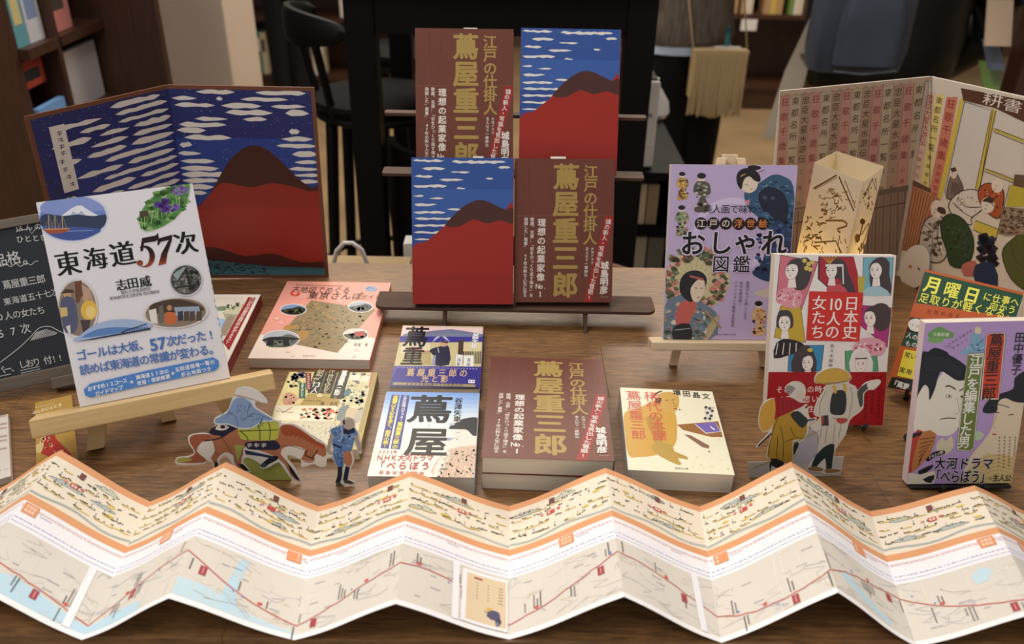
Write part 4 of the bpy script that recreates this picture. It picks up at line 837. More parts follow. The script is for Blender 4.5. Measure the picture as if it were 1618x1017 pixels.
def panel_leaf(name, Xd, left):
    M = leaf_frame(FB, FU, Xd); x0 = -FW if left else 0
    holder = bpy.data.objects.new(name, None)
    a = Art(FW, FH, 0, None, None, 31+left, x0); r = a.rnd
    a.rect(0, 0, FW, FH, '#232a66'); a.rect(0, 70, FW, 190, '#283d86') if not left else a.rect(40, 60, FW, 200, '#27347a')
    for k in range(420): 
        x, y = r.uniform(4, FW-4), r.uniform(4, 215); a.rect(x, y, x+r.uniform(.3, .9), y+r.uniform(.3, .9), '#a9bccb', up=False)
    a.z += a.STEP
    if left:
        rows = [(14, [(105, 70)]), (24, [(30, 60), (110, 74)]), (34, [(60, 40), (112, 72)]), (44, [(22, 50), (84, 40), (132, 54)]), (55, [(70, 50), (128, 58)]), (66, [(24, 30), (62, 54), (124, 62)]), (77, [(84, 100)]), (88, [(44, 62), (114, 70)]), (99, [(78, 108)]), (110, [(22, 16), (60, 60), (128, 58)]), (121, [(40, 60), (106, 80)]), (132, [(74, 110)]), (143, [(46, 52), (104, 80)]), (154, [(74, 110)]), (165, [(20, 60), (90, 96)]), (176, [(6, 16), (26, 12), (62, 66), (134, 52)]), (187, [(50, 110)]), (198, [(6, 60), (80, 80)]), (209, [(6, 90), (110, 60)]), (220, [(20, 120)])]
        clouds(a, rows, 5, -.02); a.rect(24, 18, 43, 100, '#d9d3cd'); a.marks((35, 28), (34, 52), 4, 6, 6, '#4a4658'); a.marks((30, 62), (36, 92), 4, 6, 6, '#4a4658')
        a.poly([(FW, 196), (150, 220), (110, 240), (60, 250), (0, 254), (0, FH), (FW, FH)], '#8a2a20', 0); a.rect(0, 252, FW, FH, '#3c6670')
    else:
        rows = [(8, [(36, 48), (112, 64)]), (17, [(4, 30), (60, 8), (92, 60)]), (26, [(6, 50), (66, 50), (130, 44)]), (35, [(70, 60), (148, 30)]), (44, [(30, 40), (92, 30)]), (52, [(8, 60)]), (60, [(4, 36), (150, 14)]), (70, [(12, 60), (140, 40)]), (80, [(4, 16), (132, 54)]), (92, [(0, 30), (152, 34)]), (103, [(2, 44), (154, 32)]), (113, [(0, 50), (146, 40)]), (122, [(0, 62), (150, 36)]), (131, [(0, 50), (156, 30)]), (140, [(0, 40)]), (149, [(0, 30)])]
        clouds(a, rows, 9)
        a.poly([(0, 186), (14, 170), (34, 150), (52, 122), (68, 100), (84, 86), (98, 80), (112, 82), (128, 94), (144, 112), (160, 130), (174, 140), (FW, 150), (FW, FH), (0, FH)], '#43201a', 4)
        a.poly([(0, 188), (20, 166), (46, 138), (60, 134), (90, 140), (120, 134), (146, 138), (170, 146), (FW, 156), (FW, FH), (0, FH)], '#8c2a20', 3)
        a.poly([(0, 188), (16, 176), (60, 168), (130, 170), (FW, 172), (FW, FH), (0, FH)], '#962c21', 0)
        a.poly([(0, 240), (30, 232), (70, 246), (110, 242), (150, 256), (FW, 256), (FW, FH), (0, FH)], '#4a201c', 3); a.poly([(0, 252), (60, 258), (120, 264), (FW, 266), (FW, FH), (0, FH)], '#3c5c66', 2); a.rect(0, 268, FW, FH, '#426f7a')
        a.specks([(4, 250), (100, 258), (100, 280), (4, 280)], 70, 1.2, ['#1d2b34', '#22343a'], 2.5)
    BR = '#6b4230'
    a.rect(0, 0, FW, 5, BR); a.rect(0, FH-5, FW, FH, BR); a.rect(0, 0, 5, FH, BR) if left else a.rect(FW-5, 0, FW, FH, BR)
    o = a.build(name, BR, pan, 2.2); o.matrix_world = M; o.matrix_parent_inverse = Matrix(); o.parent = pan
    o.matrix_local = pan.matrix_world.inverted() @ M
    return o
panel_leaf('picture_leaf', (.5598, .8287, 0), True)
panel_leaf('picture_leaf', (.9956, .091, -.0207), False)
del panel_leaf

BB = Vector((587.2, 1174, 9)); BU = (-.0838, .0056, .9965); BW, BH = 211, 292
boa = thing('folding_display_board', 'tall folding board printed with pink and cream title columns and a shop scene', 'display board', Matrix.Translation(V(*BB)))
def col_text(a, x0, y0, x1, y1, t1, t2, w, c, ink):   # one title column, top (x0,y0) to bottom (x1,y1)
    a.poly([(x0-w/2, y0), (x0+w/2, y0), (x1+w/2, y1), (x1-w/2, y1)], c)
    f = lambda k: (x0+(x1-x0)*k, y0+(y1-y0)*k)
    a.text(t1, f(.07), f(.57), w*.86, ink, True, .006, sx=.92); a.text(t2, f(.68), f(.95), w*.5, ink, True)
def board_left():
    M = leaf_frame(BB, BU, (.9889, .1236, .0825)); a = Art(BW, BH, 0, M, (1200, 0, 2.311), 41, -BW); INK = '#4a3428'
    a.poly([(60, 330), (622, 275), (625, 1100), (40, 1100)], '#a58f7c')
    n = 15; cols = ['#b4857a', '#b0a088', '#a18773']; tx = ['狂歌千歳集', '東都名所一覧', '忠臣大星水滸伝']; au = ['山東京伝', '蔦屋版', '三馬作']
    for i in range(n):
        x = 96+i*37.5; yt = 345-(x-78)*.1; xb = x-38-(i*.6); yb = yt+ (470 if i > 8 else 430)
        if x > 615: break
        col_text(a, x, yt, xb+10, yb, tx[i % 3], au[i % 3], 36, cols[i % 3], INK if i % 3 else '#7c3a34')
    for i in range(18):
        x = 80+i*32; y = 338-(x-78)*.1; a.poly([(x-16, y-4), (x+16, y-7), (x+16, y+8), (x, y+14), (x-16, y+6)], '#b39d88', up=False)
    a.z += a.STEP
    a.poly([(40, 770), (300, 735), (450, 690), (560, 672), (560, 690), (440, 720), (300, 750), (40, 790)], '#6b5c50'); a.poly([(30, 780), (560, 692), (520, 1100), (20, 1100)], '#8c7666')
    for k in range(40):
        x = 50+k*13; a.line([(x, 790-(x-40)*.19), (x-24, 1090)], 3.5, '#5f4c40' if k % 2 else '#7a6656', up=False)
    a.z += a.STEP; a.line([(40, 830), (550, 735)], 5, '#5f4c40')
    a.line([(612, 300), (500, 990)], 14, '#b8aa9c'); o = a.build('board_leaf', '#d6cbbd', boa, 2.4, MATTE, outline=[(-211, 9.2), (0, -8.3), (0, 292), (-211, 292)]); o.matrix_local = boa.matrix_world.inverted() @ M
def board_right():
    M = leaf_frame(BB, BU, (.4363, -.8988, .0418)); a = Art(BW, BH, 0, M, (1400, 100, 2.826), 42, 0); INK = '#5a3226'
    a.poly([(195, 55), (760, 190), (700, 1100), (40, 1000)], '#cfc3b4')
    col_text(a, 200, 130, 135, 520, '忠臣大星水滸伝', '山東京伝', 42, '#cdb09c', '#9a3a34'); col_text(a, 242, 138, 172, 555, '東都名所一覧', '蔦屋版本', 40, '#d6c57c', INK); col_text(a, 296, 150, 212, 610, '狂歌千歳集', '吉見屋金蔵', 50, '#c27a62', '#8a2f2a')
    a.poly([(110, 515), (200, 560), (200, 580), (105, 540)], '#6a4a38'); a.poly([(105, 540), (240, 600), (160, 850), (60, 830)], '#b07a58')
    for k in range(11): a.line([(112+k*13, 545+k*6), (62+k*10, 830+k*2)], 4, '#7c4630', up=False)
    a.z += a.STEP
    a.line([(340, 160), (240, 600)], 20, '#c9b347'); a.poly([(348, 170), (478, 210), (420, 560), (260, 580)], '#cbc3bb'); a.line([(482, 205), (408, 560)], 16, '#c3ae48'); a.line([(440, 470), (620, 545)], 10, '#c3ae48'); a.line([(480, 295), (620, 350)], 10, '#c3ae48')
    a.poly([(494, 215), (616, 260), (616, 340), (486, 290)], '#cdc4b8'); a.poly([(484, 310), (616, 362), (616, 520), (446, 470)], '#cdc4b8'); a.poly([(556, 540), (640, 560), (640, 640), (535, 640)], '#b5a53c'); a.poly([(400, 700), (510, 740), (490, 790), (390, 740)], '#c3b04a')
    a.poly([(335, 110), (620, 165), (760, 200), (760, 320), (616, 262), (490, 200), (345, 165)], '#5a3a2c'); a.text('耕', (478, 162), (478, 162), 66, '#d9cec2', sx=1.5); a.text('書', (566, 190), (566, 190), 62, '#d9cec2', sx=1.5)
    # plain figures working
    def blob(p, c): q = catmull(p, 3); a.line(q+q[:1], 6, '#40332a'); cx_ = sum(x for x, y in p)/len(p); cy_ = sum(y for x, y in p)/len(p); a.poly([(cx_+(x-cx_)*.97, cy_+(y-cy_)*.98) for x, y in p], c, 3)
    blob([(270, 590), (300, 480), (330, 520), (345, 560), (330, 600), (290, 605)], '#7d6a60'); a.ell(302, 490, 16, 24, '#d5c4b2'); a.poly([(286, 470), (310, 462), (318, 480), (296, 486)], '#4a352c')
    blob([(300, 600), (340, 570), (400, 565), (440, 600), (430, 650), (380, 690), (380, 720), (310, 690), (280, 640)], '#cfc3b8'); a.specks([(310, 600), (420, 590), (400, 660), (310, 660)], 34, 3, ['#6a5a50'])
    blob([(415, 560), (460, 535), (520, 560), (525, 620), (505, 690), (460, 670), (420, 620)], '#a5532f'); a.specks([(430, 560), (515, 570), (500, 670), (440, 640)], 40, 4, ['#6b2f1c', '#c98a5a']); a.ell(498, 545, 26, 32, '#d9c8b6'); a.ell(455, 632, 30, 36, '#d6cabd'); a.poly([(430, 615), (455, 596), (482, 605), (476, 625), (450, 618)], '#3f332e', 2)
    blob([(160, 740), (190, 690), (240, 680), (290, 740), (270, 860), (220, 890), (150, 850)], '#bdb1a4'); a.specks([(170, 720), (260, 700), (260, 860), (170, 850)], 46, 8, ['#5a4a40', '#857568', '#d0c4b6'], 1.6)
    a.ell(228, 650, 28, 40, '#d6c8ba'); a.poly([(236, 640), (262, 646), (268, 672), (244, 670), (228, 655)], '#4a3830', 2)
    blob([(250, 700), (290, 672), (350, 700), (390, 780), (385, 860), (350, 910), (290, 900), (270, 830), (248, 760)], '#33452c'); a.specks([(270, 700), (370, 760), (370, 880), (290, 880)], 40, 6, ['#26351f', '#435a38'], 1.4)
    a.specks([(415, 770), (480, 770), (490, 900), (420, 900)], 50, 14, ['#22242e', '#33384c', '#3a2c2a'], 1.3); blob([(520, 850), (560, 790), (640, 760), (640, 1000), (560, 960)], '#55582c'); a.poly([(340, 900), (400, 880), (420, 940), (350, 950)], '#b0685a', 2); a.poly([(400, 900), (480, 890), (500, 1000), (400, 980)], '#2b3350', 2); a.poly([(520, 640), (640, 650), (640, 760), (540, 770), (500, 760)], '#8c7660'); a.specks([(525, 645), (640, 655), (630, 760), (510, 755)], 70, 6, ['#5a4636', '#a8927a', '#6f5a48'], 1.6)
    a.poly([(575, 495), (640, 500), (640, 560), (568, 545)], '#6a5040')
    L_ = '#4a3a2e'
    for P in ([(348, 170), (478, 210), (420, 560)], [(352, 172), (262, 578)], [(472, 210), (400, 560)], [(492, 212), (418, 560)], [(486, 290), (616, 340)], [(482, 305), (616, 360)], [(446, 470), (616, 535)], [(440, 482), (616, 552)], [(552, 545), (490, 790)], [(400, 700), (510, 742)], [(390, 742), (490, 792)], [(195, 575), (205, 60)]): a.line(P, 2.5, L_)
    for P in ([(290, 690), (320, 760), (310, 880)], [(350, 710), (340, 800), (360, 890)], [(262, 760), (300, 800), (290, 880)], [(320, 600), (360, 640), (430, 640)], [(300, 620), (340, 660), (390, 690)], [(460, 560), (470, 620), (500, 650)], [(170, 720), (210, 760), (200, 860)], [(240, 700), (230, 780), (250, 860)], [(560, 800), (580, 880), (640, 920)]): a.line(P, 3, L_, 3)
    for x in range(300, 345, 9): a.line([(x, 530+(x-300)*.2), (x-8, 585)], 3, L_, up=False)
    for k in range(26):
        x, y = a.rnd.uniform(510, 630), a.rnd.uniform(650, 760); a.line([(x, y), (x+a.rnd.uniform(10, 40), y+a.rnd.uniform(-4, 8))], 2.5, L_, up=False)
    a.z += a.STEP
    for cx, cy in ((302, 490), (498, 545), (455, 632), (228, 650)): a.line([(cx-8, cy+2), (cx-2, cy)], 2.5, L_); a.line([(cx-14, cy+16), (cx-6, cy+17)], 2.5, '#8a4a3c')
    o = a.build('board_leaf', '#d8cdbf', boa, 2.4, MATTE, outline=[(0, -8.3), (211, -17), (211, 292), (0, 292)]); o.matrix_local = boa.matrix_world.inverted() @ M
    return M
board_left(); BRM2 = board_right()
# white oval fan leaning on the right leaf
Mi = BRM2.inverted(); o_ = Mi @ V(0, 0, CH)
def on_leaf(px, py, h):
    d = Mi.to_3x3() @ ray(px, py); t = (h/1000-o_.z)/d.z; q = o_+d*t; return (q.x*1000, q.y*1000)
cen = on_leaf(1445.5, 420, 9)
fan = thing('paper_fan', 'small white oval paper face propped against the shop scene board', 'paper fan', BRM2 @ Matrix.Translation((0, 0, 0)))
a = Art(200, 292, 9, BRM2, (1400, 100, 2.826), 43, 0)
a.ell(108, 908, 8, 8, '#c07a3a'); a.poly([(140, 910), (148, 912), (153, 924), (145, 924)], '#4a3a34'); a.poly([(124, 984), (127, 984), (127, 990), (133, 991), (127, 994), (127, 1001), (123, 1001), (123, 994), (119, 992), (124, 990)], '#2a2422')
OUT = [on_leaf(1400+(127+66*math.cos(t)*math.cos(.18)-97*math.sin(t)*math.sin(.18)*.8)/2.826, 100+(908+97*math.sin(t))/2.826, 9) for t in [R(10*i) for i in range(36)]]
a.build('face_disc', '#d9d0c6', fan, 1.2, MATTE, outline=OUT)

# ---------------------------------------------------------------- chalkboard
CM = pose(-561, 805, 12, 17, 24, 5.5)
cbd = thing('chalkboard', 'black tabletop chalkboard with white handwriting in a worn grey wooden frame', 'chalkboard', CM)
CB = wood('weathered_frame', '#4d443b', '#7b7064', .7, scale=6)
X1 = 80; X0 = -105; CHH = 190
for nm, b in (('frame_rail', (X0, X1, 0, 15)), ('frame_rail', (X0, X1, CHH-10, CHH)), ('frame_stile', (X1-11, X1, 15.1, CHH-10.1)), ('frame_stile', (X0, X0+11, 15.1, CHH-10.1))):
    MB().box(*b, -10, 0).build(nm, CB, cbd, bevel=1)
MB().box(X1-48, X1-18, -9, 4, -14, 2).build('foot', CB, cbd, bevel=1.5); MB().box(X0+4, X0+30, -9, 4, -14, 2).build('foot', CB, cbd, bevel=1.5)
a = Art(X1-X0-24, CHH-26, -3, CM, (0, 260, 2.035), 51, X0+12); CK = '#c9cbcb'
_m = a.m
def mm(p, clamp=True, _m=_m):   # the writing surface starts above the lower rail
    return _m(p, False)
a.m = mm
a.text('ほんの', (62, 203), (122, 199), 24, CK, bold=.012); a.text('ひととき', (64, 240), (140, 234), 24, CK, bold=.012); a.line([(52, 215), (92, 206), (102, 222), (116, 204), (128, 202)], 2, CK)
a.text('格。', (44, 300), (92, 300), 46, CK, bold=.008); a.text('品', (2, 308), (2, 308), 44, CK, bold=.008); a.line([(0, 326), (20, 318), (34, 328), (52, 318), (66, 327), (84, 316), (100, 322), (112, 312), (124, 310)], 2.2, CK, 3)
a.text('蔦屋重三郎', (22, 386), (132, 368), 30, CK, bold=.008); a.text('東海道五十七次', (24, 440), (178, 410), 26, CK, bold=.008); a.text('10人の女たち', (-24, 494), (132, 468), 28, CK, bold=.008); a.text('57次', (4, 543), (82, 527), 34, CK, bold=.008)
a.line([(0, 636), (60, 590), (100, 552), (128, 524), (160, 520), (182, 530), (214, 546)], 2.4, CK, 3)
for k in range(14): a.line([(98+k*6, 566-k*1.5), (120+k*5, 528+abs(k-6)*1.5)], 2.2, CK, up=False)
a.z += a.STEP
a.text('バー、', (4, 662), (48, 652), 28, CK, bold=.008); a.text('しおり', (74, 642), (118, 634), 28, CK, bold=.008); a.text('付!!', (154, 628), (194, 620), 28, CK, bold=.012); a.line([(0, 680), (36, 672)], 2, CK); a.line([(4, 690), (40, 682)], 2, CK); a.line([(66, 662), (128, 648)], 2, CK); a.line([(68, 670), (130, 656)], 2, CK)
W_, H_ = a.W, a.H
a.H = CHH-11; a.W = X1-X0-22
out = [(X0+10, 14), (X1-10, 14), (X1-10, CHH-9), (X0+10, CHH-9)]
a.build('slate', '#363a40', cbd, 4, CHALK, outline=out)
q = CM.inverted(); Bk = CM.to_3x3().col[2]
for x in (X0+60, X1-30):
    A = CM @ Vector((x/1000, .12, -.0105)); F = A+Vector((-Bk.x, -Bk.y, 0)).normalized()*.05; F.z = TZ+.004
    MB().tube([q @ A*1000, q @ F*1000], 4, 6).build('prop_leg', CB, cbd)

# ---------------------------------------------------------------- paper lantern
LC = [atz(1287, 256, 230), atz(1365, 286, 230), atz(1397, 262, 230), atz(1322, 238, 230)]
c0 = sum((p for p in LC), Vector())/4; c0.z = 0
lan = thing('paper_lantern', 'square paper bag lantern with brown line drawings, glowing inside', 'lantern', Matrix.Translation(V(*c0)))
BRN = '#7a5f34'
for k in range(4):
    A, B = LC[k].copy(), LC[(k+1) % 4].copy(); A.z = B.z = .5; wl = (B-A).length; yaw = math.degrees(math.atan2(B.y-A.y, B.x-A.x)); mid = (A+B)/2
    M = pose(mid.x, mid.y, .5, yaw, 0)
    if k < 2:
        a = Art(wl, 229, 0, M, (1210, 220, 4.237), 60+k)
        if k == 0:
            a.line([(320, 330), (475, 240)], 11, BRN); a.line([(330, 335), (480, 255)], 4, BRN); a.line([(490, 250), (590, 480)], 9, BRN); a.line([(530, 275), (600, 460)], 5, BRN)
            for i in range(34): x, y = a.rnd.gauss(460, 48), a.rnd.gauss(400, 50); a.line([(x, y), (x+a.rnd.uniform(-30, 30), y+a.rnd.uniform(-20, 20)), (x+a.rnd.uniform(-30, 30), y+a.rnd.uniform(-10, 35))], 6, '#a98c58', 2, up=False)
            a.z += a.STEP
            for i in range(30): x, y = a.rnd.uniform(270, 390), a.rnd.uniform(480, 720); a.line([(x, y), (x+a.rnd.uniform(-40, 40), y+a.rnd.uniform(-10, 30))], 10, a.rnd.choice([BRN, '#a58850']), up=False)
            a.z += a.STEP; a.line([(370, 470), (410, 480), (395, 500)], 22, '#a1875a'); a.line([(400, 545), (520, 545), (540, 580), (480, 600), (500, 625)], 14, '#a08048', 2); a.line([(330, 690), (470, 680), (500, 750)], 10, BRN)
            for i in range(24): x, y = a.rnd.uniform(230, 560), a.rnd.uniform(630, 755); a.line([(x, y), (x+a.rnd.uniform(-14, 14), y+a.rnd.uniform(10, 40))], 6, '#98783c', up=False)
            a.z += a.STEP
        else:
            a.line([(715, 262), (650, 400)], 6, BRN); a.line([(735, 260), (748, 370)], 6, BRN); a.line([(715, 262), (735, 340)], 5, BRN)
            for i in range(30): x, y = a.rnd.gauss(685, 24), a.rnd.gauss(410, 50); a.line([(x, y), (x+a.rnd.uniform(-14, 14), y+a.rnd.uniform(-10, 26))], 6, a.rnd.choice(['#a58850', BRN]), up=False)
            a.z += a.STEP; a.ell(648, 550, 18, 20, BRN); a.line([(650, 560), (625, 660), (600, 690)], 8, BRN, 3); a.line([(640, 640), (690, 560), (680, 620), (640, 720)], 6, BRN, 3); a.ell(613, 660, 18, 28, '#a08048')
            for i in range(18): x, y = a.rnd.uniform(620, 680), a.rnd.uniform(680, 755); a.line([(x, y), (x+a.rnd.uniform(-10, 10), y+24)], 6, BRN, up=False)
            a.z += a.STEP
    else:
        a = Art(wl, 229, 0, None, None, 60+k); a.line([(wl*.2, 40), (wl*.5, 12), (wl*.8, 46)], 1.5, '#c4b088'); a.line([(wl*.5, 16), (wl*.7, 50)], 1.5, '#c4b088')
    o = a.build('paper_wall', '#e2d8c8', lan, .25, LANT); o.matrix_local = lan.matrix_world.inverted() @ M
MB().box(-30, 30, -30, 30, .3, .8).build('paper_base', LANT if 0 else mat('lantern_base', '#e0d2b6', .8), lan)
MB().loft([ring(0, 0, 1, 18, 18), ring(0, 0, 14, 18, 18), ring(0, 0, 18, 15, 15)]).build('candle_holder', mat('candle_plastic', '#e8e2d2', .5), lan, smooth=True)
fm = mat('candle_bulb', '#ffd27a', .5); fb = fm.node_tree.nodes['Principled BSDF']; fb.inputs['Emission Color'].default_value = (1, .62, .2, 1); fb.inputs['Emission Strength'].default_value = 3
MB().loft([ring(0, 0, 18.2, 3, 3, 10), ring(0, 0, 25, 5, 5, 10), ring(0, 0, 36, .6, .6, 10)]).build('candle_bulb', fm, lan, smooth=True)
pl = bpy.data.lights.new('lantern_light', 'POINT'); pl.energy = .62; pl.color = (1, .8, .32); pl.shadow_soft_size = .02
po = bpy.data.objects.new('lantern_light', pl); COL.objects.link(po); po.location = V(c0.x-3, c0.y-14, 72)

# ---------------------------------------------------------------- paper cutouts
def cutout(parent, name, M, view, outline, base, draw, z=0, x0=-200, W=400, H=160, clamp0=True):
    a = Art(W, H, z, M, view, 70+len(outline), x0); draw(a)
    out = catmull([a.m(p) for p in outline], 3) if len(outline) > 5 else [a.m(p) for p in outline]
    return a.build(name, base, parent, .5, MATTE, outline=out)
HM = pose(-235, 664, 0, -2, 6); HV = (270, 590, 4.903)
hc = thing('paper_cutout', 'paper cutout of a straw-hatted rider on a brown horse led by a groom in blue', 'paper cutout', HM)
def d_horse(a):
    BRN, DK = '#a66a4c', '#4a2b20'
    a.poly([(150, 490), (200, 470), (300, 470), (330, 500), (240, 530), (200, 600), (270, 660), (250, 690), (60, 690), (60, 660), (140, 650), (190, 610), (150, 540)], '#9c5a42', 2); a.poly([(55, 655), (140, 650), (160, 672), (60, 690)], '#a9a04e', 2)
    body = [(300, 480), (360, 440), (470, 420), (560, 430), (680, 440), (820, 440), (860, 400), (950, 400), (1060, 470), (1140, 530), (1195, 560), (1205, 620), (1180, 645), (1120, 620), (1110, 680), (1060, 690), (1010, 660), (1040, 590), (960, 560), (880, 570), (850, 620), (900, 680), (940, 740), (1000, 825), (985, 830), (930, 790), (880, 700), (800, 640), (700, 600), (580, 560), (560, 620), (545, 700), (600, 750), (530, 740), (490, 680), (480, 630), (420, 610), (360, 660), (365, 740), (340, 740), (330, 690), (310, 650), (340, 600), (325, 530)]
    a.poly(body, BRN, 2)
    a.poly([(850, 410), (920, 400), (1020, 450), (1120, 520), (1190, 550), (1180, 580), (1060, 520), (960, 480), (880, 480)], '#9a4c30', 2)
    for k in range(9): a.line([(880+k*34, 410+k*14), (868+k*30, 470+k*10)], 4, '#7c3b26', up=False)
    a.z += a.STEP
    for P in ([(390, 490), (440, 560), (480, 630)], [(545, 560), (550, 640)], [(860, 560), (930, 560), (1030, 590)], [(830, 440), (820, 510)], [(340, 600), (370, 640)]): a.line(P, 4, DK, 3)
    a.poly([(338, 680), (365, 690), (368, 745), (345, 745)], '#1f1d22'); a.poly([(520, 700), (560, 700), (610, 755), (570, 752)], '#1f1d22'); a.poly([(905, 690), (945, 740), (1002, 828), (970, 818), (925, 760)], '#1b2026'); a.poly([(700, 700), (780, 640), (830, 640), (820, 670), (760, 700), (730, 726), (698, 722)], '#1c2026', 2); a.ell(722, 708, 22, 15, '#3c4a52')
    a.poly([(290, 460), (350, 400), (440, 395), (520, 420), (430, 470), (400, 490), (370, 480)], '#232438', 2); a.line([(260, 520), (380, 500), (470, 440)], 10, '#232438', 3); a.poly([(345, 430), (370, 395), (430, 400), (450, 420), (400, 440)], '#d9d0c8', 2); a.ell(402, 412, 20, 14, '#2a2430')
    a.poly([(580, 530), (760, 520), (800, 510), (850, 560), (820, 590), (740, 590), (600, 585)], '#23263c', 2); a.text('馬用', (630, 555), (700, 555), 44, '#d9d2cc', bold=.02, sx=1.3) if 0 else a.marks((610, 555), (720, 555), 3, 38, 34, '#d9d2cc')
    a.poly([(520, 430), (560, 425), (680, 380), (780, 370), (835, 380), (830, 500), (760, 515), (600, 515), (540, 500)], '#b3b84e', 2)
    for P in ([(530, 440), (580, 480), (600, 515)], [(670, 385), (690, 450), (690, 515)], [(755, 372), (770, 430), (765, 512)], [(530, 445), (680, 440), (830, 435)]): a.line(P, 7, '#33402c', 3)
    a.poly([(570, 590), (800, 640), (790, 660), (700, 640), (580, 625)], '#2b3350'); a.line([(900, 630), (1020, 670), (1110, 680)], 5, '#b9a796', 2); a.line([(1060, 590), (1040, 630), (1110, 660)], 8, '#33241f', 2); a.line([(1140, 590), (1095, 650)], 7, '#33241f')
def d_rider(a):
    a.poly([(350, 350), (440, 300), (480, 210), (540, 185), (620, 220), (650, 270), (780, 345), (770, 365), (700, 365), (640, 410), (540, 420), (440, 385), (350, 385)], '#8098bd', 2)
    for k in range(46):
        x, y = a.rnd.uniform(400, 720), a.rnd.uniform(210, 400)
        if y > 190+abs(x-560)*.75: a.line([(x, y), (x-14, y+26)], 4, '#4d648f', up=False)
    a.z += a.STEP
    for P in ([(440, 300), (500, 330), (520, 410)], [(620, 230), (590, 320), (640, 330)], [(560, 360), (650, 310), (770, 352)]): a.line(P, 4, '#3d4f78', 3)
    a.poly([(495, 160), (515, 125), (580, 110), (660, 140), (730, 200), (735, 225), (700, 222), (620, 190), (560, 172), (510, 178)], '#d8d2cb', 2); a.poly([(495, 160), (620, 188), (700, 222), (735, 225), (725, 230), (610, 200), (510, 180)], '#a9a29c', 2)
def d_groom(a):
    a.poly([(1240, 430), (1300, 410), (1340, 400), (1420, 420), (1450, 480), (1420, 520), (1400, 600), (1340, 610), (1260, 590), (1250, 500)], '#5f82b4', 2); a.poly([(1330, 430), (1420, 420), (1420, 460), (1370, 500), (1340, 470)], '#262c48', 2)
    a.specks([(1250, 440), (1430, 470), (1380, 600), (1270, 590)], 50, 9, ['#7d9ac6', '#4a6a9c', '#93aed2'], 1.6); a.line([(1320, 410), (1330, 460), (1318, 510)], 12, '#9fb0c6', 2)
    a.ell(1378, 390, 42, 44, '#b5a69c'); a.poly([(1330, 370), (1345, 350), (1350, 390), (1336, 400)], '#2a2c3a'); a.line([(1250, 470), (1225, 560), (1215, 610)], 30, '#a99a90', 3); a.line([(1430, 480), (1450, 540), (1470, 600)], 30, '#a99a90', 3)
    a.line([(1255, 545), (1320, 575)], 16, '#26304e'); a.poly([(1260, 590), (1350, 590), (1340, 690), (1330, 730), (1290, 720), (1260, 650)], '#5476aa', 2); a.specks([(1270, 600), (1340, 600), (1320, 720)], 24, 8, ['#7d9ac6', '#3d5a8c'], 1.5)
    a.poly([(1340, 610), (1390, 600), (1405, 680), (1380, 720), (1340, 690)], '#b0765a', 2); a.line([(1310, 720), (1308, 790), (1290, 850)], 36, '#222a3c', 3); a.line([(1370, 720), (1358, 780), (1350, 830)], 34, '#222a3c', 3); a.poly([(1280, 840), (1300, 835), (1340, 892), (1320, 895), (1282, 870)], '#4d4a38'); a.poly([(1340, 820), (1380, 825), (1420, 845), (1400, 855), (1345, 848)], '#4d4a38')
cutout(hc, 'horse_figure', HM, HV, [(140, 480), (240, 460), (300, 460), (350, 390), (470, 360), (820, 360), (860, 385), (960, 390), (1070, 460), (1200, 545), (1215, 620), (1250, 640), (1210, 660), (1200, 715), (1150, 720), (1110, 700), (1060, 715), (1010, 720), (1005, 670), (920, 630), (905, 660), (960, 730), (1008, 832), (980, 838), (920, 800), (850, 700), (820, 690), (740, 735), (690, 728), (690, 700), (600, 650), (560, 680), (620, 765), (520, 752), (470, 690), (420, 630), (375, 680), (372, 765), (330, 765), (322, 695), (290, 680), (280, 670), (250, 700), (50, 705), (45, 652), (130, 640), (180, 610), (140, 540)], '#d6cfc6', d_horse, 0)
cutout(hc, 'rider_figure', HM, HV, [(340, 345), (435, 290), (470, 205), (490, 165), (512, 118), (582, 102), (665, 132), (738, 195), (742, 232), (660, 215), (665, 268), (790, 345), (780, 372), (705, 372), (640, 420), (540, 430), (440, 395), (345, 392)], '#cfd3d6', d_rider, .8)
cutout(hc, 'groom_figure', HM, HV, [(1225, 440), (1300, 398), (1330, 345), (1375, 335), (1425, 360), (1430, 420), (1465, 490), (1480, 605), (1455, 610), (1415, 530), (1405, 600), (1420, 680), (1395, 730), (1380, 815), (1430, 845), (1405, 868), (1345, 858), (1345, 900), (1310, 905), (1275, 880), (1290, 790), (1290, 730), (1255, 660), (1245, 600), (1205, 620), (1210, 560), (1245, 500)], '#d6cfc6', d_groom, .4)
MB().hexa([tuple(HM.inverted() @ V(*p)*1000) for p in ((-270, 666, .5), (-220, 668, .5), (-224, 690, .5), (-266, 690, .5))], [tuple(HM.inverted() @ V(*p)*1000) for p in ((-272, 669, 42), (-222, 670.8, 42), (-222, 672.3, 42), (-272, 670.6, 42))]).build('paper_foot', mat('green_card', '#9fa34e', .8), hc)

